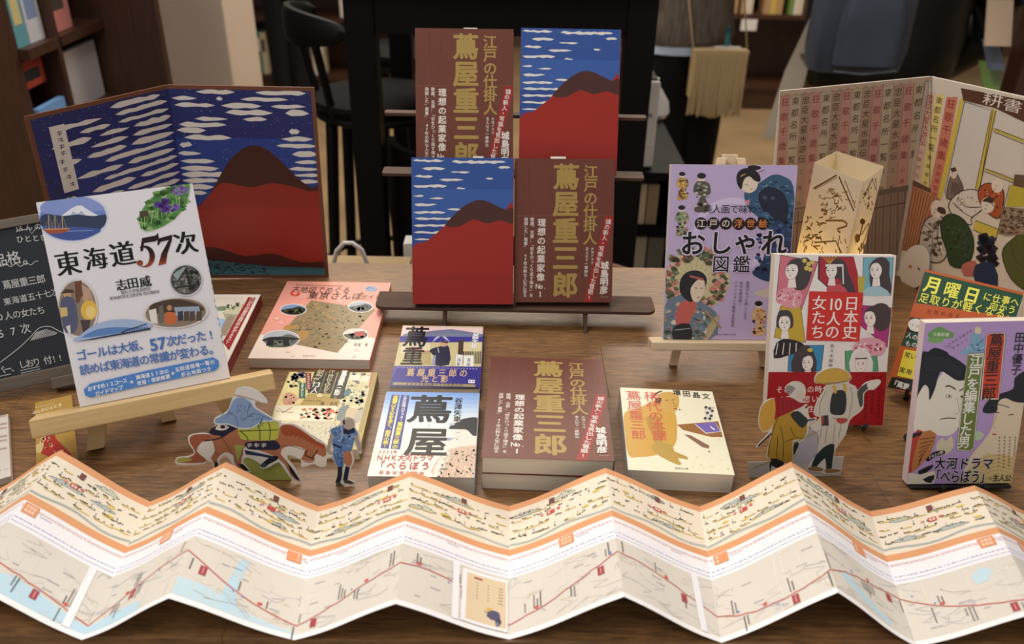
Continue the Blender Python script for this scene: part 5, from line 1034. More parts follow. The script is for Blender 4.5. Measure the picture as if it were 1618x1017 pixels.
TM = pose(296, 690, 0, 3.5, 4); TV = (1170, 570, 5.087)
tc = thing('paper_cutout', 'paper cutout of two travellers in straw hats on a grey card strip', 'paper cutout', TM)
def d_red(a):
    a.poly([(275, 450), (360, 420), (420, 400), (520, 480), (535, 560), (500, 630), (420, 640), (420, 800), (350, 820), (215, 770), (250, 600)], '#b08a35', 2)
    for P in ([(300, 460), (250, 600), (222, 765)], [(320, 520), (345, 650), (340, 800)], [(400, 530), (440, 610), (500, 620)], [(300, 600), (290, 790)], [(360, 650), (430, 620)]): a.line(P, 6, '#5f4a22', 3)
    a.poly([(400, 430), (460, 400), (510, 440), (545, 480), (500, 540), (450, 500)], '#34383a', 2); a.line([(540, 480), (600, 465)], 16, '#5a5654')
    a.poly([(260, 320), (300, 295), (400, 290), (470, 330), (520, 345), (470, 380), (420, 400), (300, 455), (270, 460)], '#98262c', 2); a.line([(480, 345), (550, 340), (520, 380)], 14, '#8d2a30', 2)
    for k in range(5): a.line([(300+k*36, 300+k*6), (310+k*34, 440-k*14)], 3, '#6d1c24', up=False)
    a.z += a.STEP
    a.poly([(150, 450), (175, 360), (230, 315), (275, 310), (278, 440), (240, 540), (185, 565), (155, 520)], '#c79a45', 3); a.poly([(365, 215), (430, 175), (500, 195), (515, 260), (490, 320), (430, 290), (380, 260)], '#cfc8c0', 3); a.poly([(365, 215), (390, 195), (440, 215), (400, 265), (372, 255)], '#8d8884', 2); a.ell(478, 272, 30, 38, '#cbbdb0'); a.line([(440, 220), (400, 270)], 5, '#8d8884')
    a.line([(250, 580), (140, 685)], 12, '#2f2e30'); a.poly([(240, 785), (330, 800), (350, 830), (290, 860), (250, 840), (236, 905)], '#26262a', 2); a.poly([(430, 650), (470, 660), (450, 720), (425, 760)], '#2a2a2e', 2); a.line([(100, 860), (250, 800)], 8, '#a49a4e')
def d_white(a):
    a.poly([(700, 190), (830, 175), (920, 210), (950, 260), (985, 280), (960, 400), (870, 470), (840, 580), (760, 700), (680, 700), (625, 760), (640, 600), (650, 460), (600, 430), (620, 330)], '#c9c1b4', 2)
    a.poly([(940, 240), (1010, 180), (1030, 220), (985, 260), (985, 350), (960, 370), (945, 300)], '#4b514e', 2); a.poly([(1020, 180), (1115, 160), (1110, 190), (1060, 225), (1030, 225)], '#d9d2ca', 2)
    for P in ([(690, 240), (640, 340), (640, 430)], [(880, 210), (900, 300), (870, 460)], [(660, 480), (640, 620)], [(700, 500), (680, 660)], [(760, 500), (740, 680)], [(810, 490), (790, 620)], [(740, 460), (850, 460)]): a.line(P, 5, '#8a7c6c', 3)
    a.poly([(735, 270), (780, 235), (840, 245), (852, 330), (835, 420), (780, 435), (720, 410)], '#33373a', 3); a.poly([(735, 200), (765, 195), (775, 255), (755, 265)], '#c9a24e'); a.poly([(820, 185), (850, 185), (855, 250), (838, 250)], '#c9a24e'); a.poly([(650, 440), (705, 435), (710, 520), (650, 520)], '#3c3c3e'); a.poly([(648, 450), (670, 440), (672, 500), (650, 510)], '#9a4a3c')
    a.poly([(770, 465), (860, 465), (850, 490), (810, 505), (780, 490)], '#b04a44', 2); a.line([(560, 520), (640, 470)], 16, '#cfc4b8'); a.line([(430, 660), (640, 560)], 6, '#a8a25a')
    a.poly([(600, 160), (620, 110), (690, 70), (770, 58), (850, 85), (885, 130), (870, 155), (760, 165), (660, 180)], '#c9a34c', 3); a.poly([(600, 160), (660, 180), (870, 155), (885, 135), (860, 165), (700, 190), (620, 178)], '#94763a', 2)
    a.poly([(690, 680), (755, 670), (740, 800), (730, 870), (690, 880), (680, 780), (610, 850), (570, 850), (600, 770), (640, 720)], '#23302e', 2); a.poly([(540, 860), (600, 845), (670, 870), (640, 885), (560, 880)], '#8a6a44', 2); a.poly([(680, 870), (740, 865), (810, 875), (780, 895), (690, 900)], '#8a6a44', 2)
def d_card(a): a.poly([(540, 540), (620, 590), (600, 800), (420, 810), (430, 660)], '#a9a4ac', 2)
cutout(tc, 'card_strip', TM, TV, [(62, 812), (180, 812), (835, 765), (790, 980), (58, 978)], '#b3ada6', d_card, 0)
cutout(tc, 'stooped_traveller', TM, TV, [(145, 450), (170, 355), (228, 308), (280, 300), (400, 280), (360, 215), (430, 165), (510, 190), (525, 260), (500, 325), (550, 335), (540, 375), (560, 460), (610, 455), (605, 480), (560, 510), (545, 570), (510, 640), (475, 660), (455, 730), (425, 770), (420, 815), (355, 835), (290, 870), (225, 910), (235, 790), (205, 770), (240, 600), (145, 690), (132, 680), (230, 575), (180, 572), (148, 520)], '#cfc7bd', d_red, .4)
cutout(tc, 'pointing_traveller', TM, TV, [(592, 160), (612, 105), (690, 62), (770, 50), (855, 78), (895, 135), (870, 175), (925, 205), (945, 235), (1010, 172), (1118, 152), (1122, 185), (1070, 232), (1035, 232), (995, 265), (990, 365), (960, 410), (880, 475), (845, 590), (765, 710), (750, 800), (745, 860), (815, 870), (785, 905), (690, 910), (640, 895), (535, 885), (540, 855), (590, 780), (615, 760), (630, 600), (560, 530), (640, 460), (590, 430), (612, 330), (690, 195), (615, 182)], '#cfc7bd', d_white, .8)

# ---------------------------------------------------------------- little booklets at far left
def leaflet(name, label, corners, T, base, draw, view, cat):
    TL, TR, BR_, BL = [atz(*c, T) for c in corners]; W = ((TR-TL).length+(BR_-BL).length)/2; H = ((TL-BL).length+(TR-BR_).length)/2
    mid = (BL+BR_)/2; d = (BR_-BL)+(TR-TL); M = pose(mid.x, mid.y, 0, math.degrees(math.atan2(d.y, d.x)), 90)
    r = thing(name, label, cat, M); a = Art(W, H, T, M, view, 80); draw(a); a.build('front_cover', base, r)
    MB().box(-W/2+.3, W/2-.3, .3, H-.3, .4, T-.36).build('page_block', PAGES, r); MB().box(-W/2, W/2, 0, H, 0, .39).build('back_cover', mat('cover_'+base.lstrip('#'), base, .5), r); return r
def d_gold(a):
    a.text('ほんのひととき', (118, 782), (205, 757), 13, '#efe6cc', bold=.01); a.marks((108, 770), (180, 752), 10, 5, 5, '#e6dcb8')
    a.poly([(180, 800), (200, 790), (205, 815), (190, 850), (170, 850)], '#2c2420', 2); a.poly([(165, 835), (185, 830), (190, 870), (240, 920), (235, 932), (170, 935), (120, 905), (140, 880)], '#a8362c', 2); a.specks([(150, 850), (225, 925), (130, 905)], 26, 5, ['#d9a07c', '#7c2420', '#e0c8a0']); a.poly([(120, 895), (150, 885), (140, 920), (118, 915)], '#c9b27c', 2)
leaflet('booklet', 'narrow gold booklet with a woman in red kimono, lying left of the wooden easel', [(45, 639), (104, 625), (121, 722), (58, 736)], 5, '#b08c45', d_gold, (0, 290, 2.165), 'booklet')
def d_grey(a):
    for k in range(9): a.line([(-30, 800+k*14), (24, 792+k*14)], 6, ['#b39a8a', '#d8cfc4', '#a89486'][k % 3], up=False)
    a.z += a.STEP; a.marks((2, 980), (24, 976), 3, 6, 5, '#8a8078')
leaflet('leaflet', 'pale striped leaflet lying at the left edge of the photo', [(-50, 668), (8.3, 655), (15.5, 752), (-42, 768)], 7, '#cfc6bd', d_grey, (0, 290, 2.165), 'leaflet')

# ---------------------------------------------------------------- zigzag folded map in front
VT = [(-512, 636, -500, 470), (-349, 632, -341, 467), (-184, 630, -171, 471), (1, 636, 3, 476), (188, 641, 176, 477), (355, 639, 335, 477), (524, 634, 497, 478)]
RT = [(-438, 656, -434, 486), (-272, 643, -266, 474), (-93, 635, -87, 473), (93, 646, 94, 485), (276, 661, 268, 494), (442, 631, 424, 478)]
FOLD = []
for i in range(6): FOLD += [(*VT[i], .4), (*RT[i], 42)]
FOLD.append((*VT[6], .4))
MAPO = Vector((0, 474, 0))
mp_ = thing('folding_map', 'long zigzag-folded highway map with orange bands standing along the front of the table', 'map', Matrix.Translation(V(*MAPO)))
TL = 162.0
def surf(k, u, t):
    a, b = FOLD[k], FOLD[k+1]; w_ = t/TL; L = lambda p, q: p+(q-p)*u
    x = L(a[0]+(a[2]-a[0])*w_, b[0]+(b[2]-b[0])*w_); y = L(a[1]+(a[3]-a[1])*w_, b[1]+(b[3]-b[1])*w_)
    z = L(a[4], b[4])-1.6*math.sin(math.pi*u)+(1.2*math.sin(2*math.pi*u) if a[4] > 20 else -1.2*math.sin(2*math.pi*u))
    return (x, y-474, max(z, .3))
BANDS = [(0, 8, '#e0a274'), (8, 60, '#ecdfca'), (60, 68, '#e0a274'), (68, 95.5, '#f1eef0'), (95.5, 157, '#dad3c8'), (157, 162, '#f3f0f0')]
class MapArt:
    def __init__(s, k): s.k = k; s.v = []; s.f = []; s.c = []; s.lift = .1; s.r = random.Random(100+k)
    def poly(s, pts, col, lift=True):
        us = [p[0] for p in pts]; i0 = math.floor(min(us)*10+1e-6); i1 = math.ceil(max(us)*10-1e-6)
        if i1-i0 > 1:   # follow the paper's curve: cut into strips across the panel
            n = i1-i0; u0 = i0/10; st = .1
            for i in range(n):
                q = list(pts)
                for lim, sg in ((u0+i*st, 1), (u0+(i+1)*st, -1)):
                    o = []
                    for j in range(len(q)):
                        A, B = q[j-1], q[j]; ia, ib = sg*(A[0]-lim) >= 0, sg*(B[0]-lim) >= 0
                        if ia != ib: k = (lim-A[0])/(B[0]-A[0]); o.append((lim, A[1]+(B[1]-A[1])*k))
                        if ib: o.append(B)
                    q = o
                    if not q: break
                if len(q) > 2:
                    c = len(s.v)
                    for u, t in q: x, y, z = surf(s.k, min(max(u, 0), 1), min(max(t, 0), TL)); s.v.append((x, y, z+s.lift))
                    s.f.append(tuple(range(c, len(s.v)))); s.c.append(lin(col))
            if lift: s.lift += .012
            return
        b = len(s.v)
        for u, t in pts: x, y, z = surf(s.k, min(max(u, 0), 1), min(max(t, 0), TL)); s.v.append((x, y, z+s.lift))
        s.f.append(tuple(range(b, len(s.v)))); s.c.append(lin(col))
        if lift: s.lift += .012
    def strip(s, pts, w, col):   # thin line through (u,t) points, w in mm across t
        for (u0, t0), (u1, t1) in zip(pts[:-1], pts[1:]):
            du, dt = (u1-u0)*97, t1-t0; d = math.hypot(du, dt) or 1; nu, nt = -dt/d*w/2/97, du/d*w/2
            s.poly([(u0-nu, t0-nt), (u1-nu, t1-nt), (u1+nu, t1+nt), (u0+nu, t0+nt)], col, False)
        s.lift += .012
    def blob(s, u, t, w, h, col, n=7):
        s.poly([(u+w/97*.5*math.cos(2*math.pi*i/n)*s.r.uniform(.7, 1.1), t+h*.5*math.sin(2*math.pi*i/n)*s.r.uniform(.6, 1.1)) for i in range(n)], col, False)
    def build(s):
        V0 = []; F0 = []; C0 = []; N = 10; ts = []
        for t0, t1, c in BANDS:
            m_ = max(1, int((t1-t0)/20)); ts += [(t0+(t1-t0)*i/m_, t0+(t1-t0)*(i+1)/m_, c) for i in range(m_)]
        for t0, t1, c in ts:
            for i in range(N):
                b = len(V0); V0 += [surf(s.k, i/N, t1), surf(s.k, (i+1)/N, t1), surf(s.k, (i+1)/N, t0), surf(s.k, i/N, t0)]; F0.append((b, b+1, b+2, b+3)); C0.append(lin(c))
        for i in range(N):
            b = len(V0); V0 += [tuple(p+q for p, q in zip(surf(s.k, a_, t_), (0, 0, -.22))) for a_, t_ in ((i/N, 0), ((i+1)/N, 0), ((i+1)/N, TL), (i/N, TL))]; F0.append((b, b+1, b+2, b+3)); C0.append(lin('#efece8'))
        b = len(V0); F = F0+[tuple(i+b for i in f) for f in s.f]; me = bpy.data.meshes.new('map_panel')
        me.from_pydata([(p[0]/1000, p[1]/1000, p[2]/1000) for p in V0+s.v], [], F); at = me.attributes.new('ink', 'FLOAT_COLOR', 'FACE'); cs = []
        for c in C0+s.c: cs += [*c, 1]
        at.data.foreach_set('color', cs); link('map_panel', me, mp_, [MATTE])
route = [138, 130, 134, 146, 121, 138, 131, 122, 144, 108, 142, 137, 141, 120, 150, 146, 128, 136, 124, 147, 112, 144, 139, 133, 128]
route = [126, 118, 132, 138, 148, 122, 112, 135, 148, 132, 118, 120, 147, 132, 112, 118, 136, 146, 138, 118, 112, 136, 146, 130, 126]
for k in range(12):
    m_ = MapArt(k); r = m_.r
    # water
    if k in (0, 1, 2): m_.poly([(0, 146 if k else 150), (.3, 138), (.6, 142), (1, 150 if k == 1 else 140), (1, 157), (0, 157)] if k < 2 else [(0, 150), (.3, 143), (.6, 146), (.62, 157), (0, 157)], '#bcd9e6')
    if k == 3: m_.poly([(0, 139), (.25, 140), (.6, 150), (1, 155), (1, 157), (0, 157)], '#c3dbe4'); m_.poly([(.42, 100), (.5, 98), (.46, 130), (.5, 150), (.42, 156), (.36, 140)], '#bcd9e6')
    if k == 9: m_.poly([(.15, 125), (.3, 128), (.5, 140), (.75, 150), (.7, 155), (.4, 148), (.2, 138)], '#bcd9e6')
    if k == 10: m_.poly([(.62, 108), (.72, 100), (.8, 106), (.74, 116), (.64, 118)], '#c3dbe4')
    # faint roads and district lines
    for i in range(18):
        u, t = r.random(), r.uniform(98, 154); P = [(u, t)]
        for j in range(4): u += r.uniform(-.16, .2); t += r.uniform(-7, 7); P.append((min(max(u, .01), .99), min(max(t, 97), 156)))
        m_.strip(P, r.uniform(.25, .6), r.choice(['#cbc4bb', '#eae4da', '#c3bfc4', '#b9b6b4', '#d9c9b4']))
    for i in range(5):
        u = r.random(); m_.strip([(u, 97), (u+r.uniform(-.05, .05), 155)], .3, '#ebe5dc')
    for i in range(4):
        u, t = r.uniform(.05, .85), r.uniform(100, 152)
        for j in range(r.randint(3, 6)): m_.poly([(u+j*.018, t), (u+j*.018+.012, t), (u+j*.018+.012, t+1.1), (u+j*.018, t+1.1)], r.choice(['#a7a3ac', '#9b98a6']), False)
    m_.lift += .012
    # the red route
    a0, a1, a2 = route[2*k], route[2*k+1], route[2*k+2]; P = []
    for i in range(13):
        u = i/12; t = (a0*(1-u)*(1-2*u)+a1*4*u*(1-u)+a2*u*(2*u-1)); P.append((u, t+r.uniform(-.7, .7)))
    m_.strip(P, 1.0, '#c9605a')
    # station names in small clusters of columns beside the route
    for i in range(4):
        u0, t0 = P[min(12, i*3+r.randint(0, 3))]; sd = r.choice((-1, 1))
        for c in range(r.randint(1, 3)):
            u = min(max(u0+c*.03-.03, .01), .97); n = r.randint(5, 10); t = t0+2 if sd > 0 else t0-2-n*1.7; cc = r.choice(['#77736f', '#8a8682', '#66625f'])
            for j in range(n): m_.poly([(u, t+j*1.7), (u+.014, t+j*1.7), (u+.014, t+j*1.7+1.15), (u, t+j*1.7+1.15)], cc, False)
    m_.lift += .012
    for i in range(2):
        j = r.randint(2, 10); u, t = P[j]
        if i == 0: m_.poly([(u-.03, t+2), (u+.03, t+2), (u+.03, t+11), (u-.03, t+11)], '#a84a50'); m_.strip([(u, t+3.4), (u, t+9.6)], .8, '#d8a2a0')
        else: m_.blob(u, t-3, 5, 4, '#d0605a')
    for i in range(2): j = r.randint(1, 11); m_.blob(P[j][0]+.02, P[j][1]+r.uniform(-6, 4), 2.6, 2.2, '#7f9cd0')
    m_.lift += .012
    # white strip: fine red and blue dotted scales and an orange title box
    for t, c, d in ((72.5, '#d9a6a6', .012), (74, '#e2bcbc', .02), (87, '#8fa0d2', .02), (91.5, '#a9b4da', .014)):
        u = .01
        while u < .99: l = d*r.uniform(.6, 2); m_.poly([(u, t), (min(.995, u+l), t), (min(.995, u+l), t+.6), (u, t+.6)], c, False); u += l+d*r.uniform(.3, .8)
    m_.lift += .012; ub = {0: .5, 1: .1, 2: .55, 3: .86, 4: .2, 5: .3, 6: .55, 7: .5, 8: .12, 9: .62, 10: .86, 11: .3}[k]
    if k != 5 and k != 4 and k != 7:
        m_.poly([(ub-.07, 69), (ub+.07, 69), (ub+.075, 80.5), (ub-.065, 80.5)], '#e39a6c')
        for i in range(3):
            for j in range(2): m_.poly([(ub-.045+i*.034, 71+j*4.6), (ub-.02+i*.034, 71+j*4.6), (ub-.02+i*.034, 74+j*4.6), (ub-.045+i*.034, 74+j*4.6)], '#f2cdb2', False)
    for i in range(10): u = ub+.1+i*.012; m_.poly([(u, 76), (u+.008, 76), (u+.008, 77), (u, 77)], '#b9bccb', False)
    # picture band: hills, rows of trees and houses
    for i in range(3):
        u, t = r.uniform(.02, .6), r.choice((15, 20, 33, 46)); l = r.uniform(.2, .4); n = 9; H_ = r.uniform(3.5, 6)
        top = [(u+l*j/n, t-H_*math.sin(math.pi*j/n)*r.uniform(.55, 1.1)) for j in range(n+1)]
        m_.poly(top+[(u+l*.8, t+1.2), (u+l*.3, t+1.4)], r.choice(['#c9c8b8', '#b9bdb0', '#d0cdbb', '#b4bcb6'])); m_.strip(top, .55, '#75756a')
        for j in range(7): q_ = r.randint(1, n-1); m_.blob(top[q_][0], top[q_][1]+r.uniform(0, 2.4), 2.4, 1.4, r.choice(['#6f7c6c', '#8f9a8a', '#5a6258']))
        m_.lift += .012
    for row, t0 in enumerate((17, 27, 37, 46)):
        u = r.uniform(0, .05); dt = 0
        while u < .95:
            dt = min(3, max(-3, dt+r.uniform(-1.6, 1.6)))
            if r.random() < .5: m_.poly([(u, t0+dt+.8), (u+.09, t0+dt+.5), (u+.1, t0+dt+1.5), (u+.01, t0+dt+1.8)], r.choice(['#dcc36c', '#e2cd84', '#d2b65e']), False)
            for j in range(r.randint(1, 4)): m_.blob(u+j*.022, t0+dt+r.uniform(-.8, .6), r.uniform(1.8, 3.4), r.uniform(1.2, 2.4), r.choice(['#4c4c44', '#5f5e52', '#3f403c', '#6d6c5c', '#57604f']), 6)
            if r.random() < .3: m_.poly([(u, t0+dt-5), (u+.006, t0+dt-5), (u+.006, t0+dt-1.4), (u, t0+dt-1.4)], '#98948c', False)
            u += r.uniform(.06, .14)
    m_.lift += .012
    P = [(i/10, 54+2*math.sin(i*.9+k)) for i in range(11)]
    for d in (0, 1.4): m_.strip([(u, t+d) for u, t in P], .8, r.choice(['#b4c2c6', '#c2ccca', '#a9b8be']))
    for i in range(2): m_.blob(r.uniform(.1, .9), r.uniform(18, 46), 8, 3, '#e3c960')
    m_.lift += .012
    ur = r.uniform(.2, .8)
    m_.poly([(ur, 11), (ur+.055, 11), (ur+.055, 18), (ur, 18)], '#7d4f4a')
    m_.poly([(ur-.03, 27), (ur+.05, 27), (ur+.05, 32), (ur-.03, 32)], '#c9544e'); m_.poly([(ur-.015, 28.2), (ur+.005, 28.2), (ur+.005, 30.8), (ur-.015, 30.8)], '#efe2cb', False); m_.poly([(ur+.015, 28.2), (ur+.035, 28.2), (ur+.035, 30.8), (ur+.015, 30.8)], '#efe2cb', False)
    m_.blob(ur+.09, 28.5, 4.4, 4, '#d0746a'); m_.blob(ur-.08, 29, 4, 3.6, '#d8948a')
    for i in range(2): m_.blob(r.uniform(.1, .9), r.uniform(12, 50), 2.4, 2.4, '#8fa4d0')
    m_.lift += .012
    # white dividers and the note with a blue figure
    if k == 5:
        m_.poly([(.47, 96), (.53, 96), (.54, 157), (.48, 157)], '#f1eef0'); m_.poly([(.56, 99), (.985, 99), (.985, 156), (.56, 156)], '#f1eef0'); m_.poly([(.6, 102), (.97, 102), (.97, 153), (.6, 153)], '#dfc9a8')
        for j in range(6):
            for i in range(15): m_.poly([(.63+i*.021, 110+j*3.4), (.643+i*.021, 110+j*3.4), (.643+i*.021, 111.6+j*3.4), (.63+i*.021, 111.6+j*3.4)], '#8d7a62', False)
        m_.lift += .012; m_.strip([(.63, 106), (.78, 106)], 2.2, '#a8544a')
        m_.blob(.86, 141, 14, 14, '#5c5672'); m_.blob(.88, 147, 9, 12, '#4c4862'); m_.lift += .012; m_.blob(.82, 137, 8, 5, '#d8b25a'); m_.blob(.89, 150, 3, 6, '#8d8296'); m_.strip([(.76, 139), (.8, 141)], .8, '#5c5672')
    if k in (1, 7): m_.poly([(.78, 96), (.85, 96), (.87, 157), (.8, 157)], '#efecee')
    m_.build()

# ---------------------------------------------------------------- the shop behind
def atx(px, py, x): r = ray(px, py); return Vector((0, 0, CH))+r*(x/r.x)
def wbox(name, x0, x1, y0, y1, z0, z1, m, parent=None, bevel=0):
    mb = MB().box(x0, x1, y0, y1, z0, z1)
    if parent is None: return mb.build(name, m, world=True, bevel=bevel)
    o = parent.matrix_world.translation; mb.v = [((V(*p)-o)*1000)[:] for p in mb.v]; return mb.build(name, m, parent, bevel=bevel)
def wthing(name, label, cat, x, y, z, group=None): return thing(name, label, cat, Matrix.Translation(V(x, y, z)), group)
def shelfbook(label, box, col, group, band=None, facing='y'):
    """closed book on a shelf, spine or cover outwards"""
    x0, x1, y0, y1, z0, z1 = box; r = wthing('book', label, 'book', (x0+x1)/2, (y0+y1)/2, z0, group)
    m = mat('cover_'+col.lstrip('#'), col, .5)
    if facing == 'y':
        cv = wbox('cover', x0, x1, y0, y1-1, z0, z1, m, r); wbox('page_block', x0+2, x1-2, y1-.9, y1+4, z0+2, z1-2, PAGES, r)
        if band: wbox('title_band', x0+2, x1-2, y0-.6, y0-.1, z0+(z1-z0)*.55, z0+(z1-z0)*.85, mat('band_'+band.lstrip('#'), band, .5), r).parent = cv
    else:
        cv = wbox('cover', x0, x1, y0, y1, z0, z1, m, r); wbox('page_block', x0-3, x0-.1, y0+2, y1-2, z0+2, z1-2, PAGES, r)
        if band: wbox('title_band', x1+.1, x1+.6, y0+(y1-y0)*.15, y0+(y1-y0)*.8, z0+(z1-z0)*.25, z0+(z1-z0)*.65, mat('band_'+band.lstrip('#'), band, .5), r).parent = cv
    return r
# left bookcase, its front towards the right
bc = wthing('bookcase', 'dark brown bookcase with face-out books at the left edge', 'bookcase', -1250, 2100, FZ)
XF = -1150
s1, s2 = atx(155, 33, XF), atx(194, 143, XF)
zs1, zs2, yE = s1.z, s2.z, (s1.y+s2.y)/2
wbox('side_panel', -1450, -1000, yE, yE+34, FZ, 1300, CASEW, bc, 2); yd = atx(103, 100, XF).y; yn = atx(62, 150, XF).y
wbox('side_panel', -1450, XF-22, yn-300, yn, FZ, 1300, CASEW, bc, 2); wbox('divider', -1450, XF-5, yd-10, yd+10, FZ+80, 1300, CASEW, bc)
for i, z in enumerate((zs1, zs2, zs2-(zs1-zs2), zs2-2*(zs1-zs2), zs1+(zs1-zs2)*1.2)): wbox('shelf', -1450, XF, yn+.5, yd-10.5, z-24, z, CASEW, bc); wbox('shelf', -1450, XF, yd+10.5, yE-.5, z-24, z, CASEW, bc)
wbox('back_panel', -1465, -1451, yn, yE, FZ, 1300, CASEW, bc)
G = 'face-out books in the left bookcase'
def face_out(label, p0, p1, x, col, band=None, dz=0):
    A, B = atx(*p0, x), atx(*p1, x); y0, y1 = sorted((A.y, B.y)); z0, z1 = sorted((A.z, B.z)); return shelfbook(label, (x-14, x, y0, y1, z0, z1), col, G, band, 'x')
def case_books():
    h = (zs1-zs2)
    shelfbook('teal and cream book facing out, top left of the left bookcase', (XF-40, XF-26, yn+8, yn+62, zs1+.5, zs1+200), '#5f9aa8', G, '#c9bb84', 'x')
    shelfbook('white book with a blue figure facing out, beside the teal one', (XF-40, XF-26, yn+66, yd-16, zs1+.5, zs1+215), '#c6c6cc', G, '#7c8db4', 'x')
    shelfbook('book with pink spine and dark picture facing out on the upper shelf', (XF-60, XF-30, yd+14, yd+(yE-yd)*.55, zs1+.5, zs1+205), '#c98078', G, '#4a4238', 'x')
    shelfbook('red and black small book below the teal one', (XF-60, XF-44, yn+20, yd-26, zs2+h*.5, zs2+h*.82), '#b8483a', G, '#2a2a2e', 'x')
    shelfbook('sky-blue book with a black square picture, lower left of the bookcase', (XF-30, XF-14, yn+6, yd-16, zs2-h*.42, zs2+h*.3), '#6f9bd0', G, '#1e2126', 'x')
    shelfbook('large pale grey book leaning in the right compartment', (XF-50, XF-32, yd+40, yE-14, zs2+.5, zs2+h*.74), '#b9b2b2', G, None, 'x')
    shelfbook('dark green book tucked behind the pale grey one', (XF-80, XF-60, yd+14, yd+90, zs2+.5, zs2+h*.5), '#3b6a64', G, None, 'x')
case_books()
# rear bookcases
def rear_case(label, x0, x1, y0, levels, depth=320):
    r = wthing('bookcase', label, 'bookcase', (x0+x1)/2, y0+depth/2, FZ)
    wbox('side_panel', x0, x0+30, y0, y0+depth, FZ, 900, CASEW, r); wbox('side_panel', x1-30, x1, y0, y0+depth, FZ, 900, CASEW, r); wbox('back_panel', x0+30.5, x1-30.5, y0+depth-15, y0+depth, FZ, 900, CASEW, r); wbox('plinth', x0+30.5, x1-30.5, y0+12, y0+30, FZ, levels[0]-26, CASEW, r)
    for z in levels: wbox('shelf', x0+30.5, x1-30.5, y0, y0+depth-16, z-25, z, CASEW, r)
    return r
def row(x, y, z, cols, group, where, seed, hs=(170, 235), ws=(16, 34)):
    r = random.Random(seed); names = {'c': 'cream', 't': 'teal', 'd': 'dark brown', 'g': 'green', 'w': 'white', 'r': 'dull red', 'b': 'grey blue', 'y': 'yellow', 'o': 'tan'}
    cc = {'c': '#cdbfa2', 't': '#4f8078', 'd': '#43332a', 'g': '#6f8a4a', 'w': '#d2cac0', 'r': '#8a4a42', 'b': '#6a7484', 'y': '#c2a95a', 'o': '#ab8a62'}; o = ['first', 'second', 'third', 'fourth', 'fifth', 'sixth', 'seventh', 'eighth', 'ninth', 'tenth', 'eleventh', 'twelfth']
    for i, c in enumerate(cols):
        w = r.uniform(*ws); h = r.uniform(*hs)
        shelfbook(f'{names[c]} spine, {o[i]} from the left among {where}', (x, x+w, y, y+140, z+.5, z+h), cc[c], group, r.choice(['#8a7f70', '#e0d8c8', '#55483e'])); x += w+.8
    return x
b0 = aty(362, 112, 5150); zl = b0.z-6
rear_case('dark bookcase at the back behind the white pillar', b0.x-260, b0.x+1250, 5100, (zl, zl+330, zl+680))
row(b0.x-70, 5112, zl, 'wcctcocwtc', 'books low in the rear left bookcase', 'the books beside the pillar', 4, (215, 250), (24, 40))
row(b0.x+420, 5112, zl, 'dcrwc', 'books low in the rear left bookcase', 'the low books left of the stool', 5, (150, 220), (22, 40)); row(b0.x+700, 5112, zl+330, 'wbocr', 'books on the middle shelf of the rear left bookcase', 'the mid-height books behind the stools', 6)
b1 = aty(1150, 20, 5000); zr = b1.z
rear_case('dark bookcase at the back between the two shoppers', b1.x-330, b1.x+720, 4960, (FZ+140, zr, zr+340))
row(b1.x+20, 4970, zr, 'odowc', 'books on the rear right bookcase', 'the tall books over the label holder', 7, (200, 250), (18, 32)); row(b1.x+190, 4970, zr, 'oyo', 'books on the rear right bookcase', 'the tan books at mid shelf', 8, (190, 230), (30, 46)); row(b1.x+330, 4970, zr, 'gwcd', 'books on the rear right bookcase', 'the books right of the green one', 9, (190, 250), (20, 30))
lb = wthing('label_holder', 'white shelf label hanging under the rear right shelf', 'label holder', b1.x+116, 4955, zr-90); wbox('card', b1.x+72, b1.x+160, 4953, 4956, zr-86, zr-26, WHITE, lb)

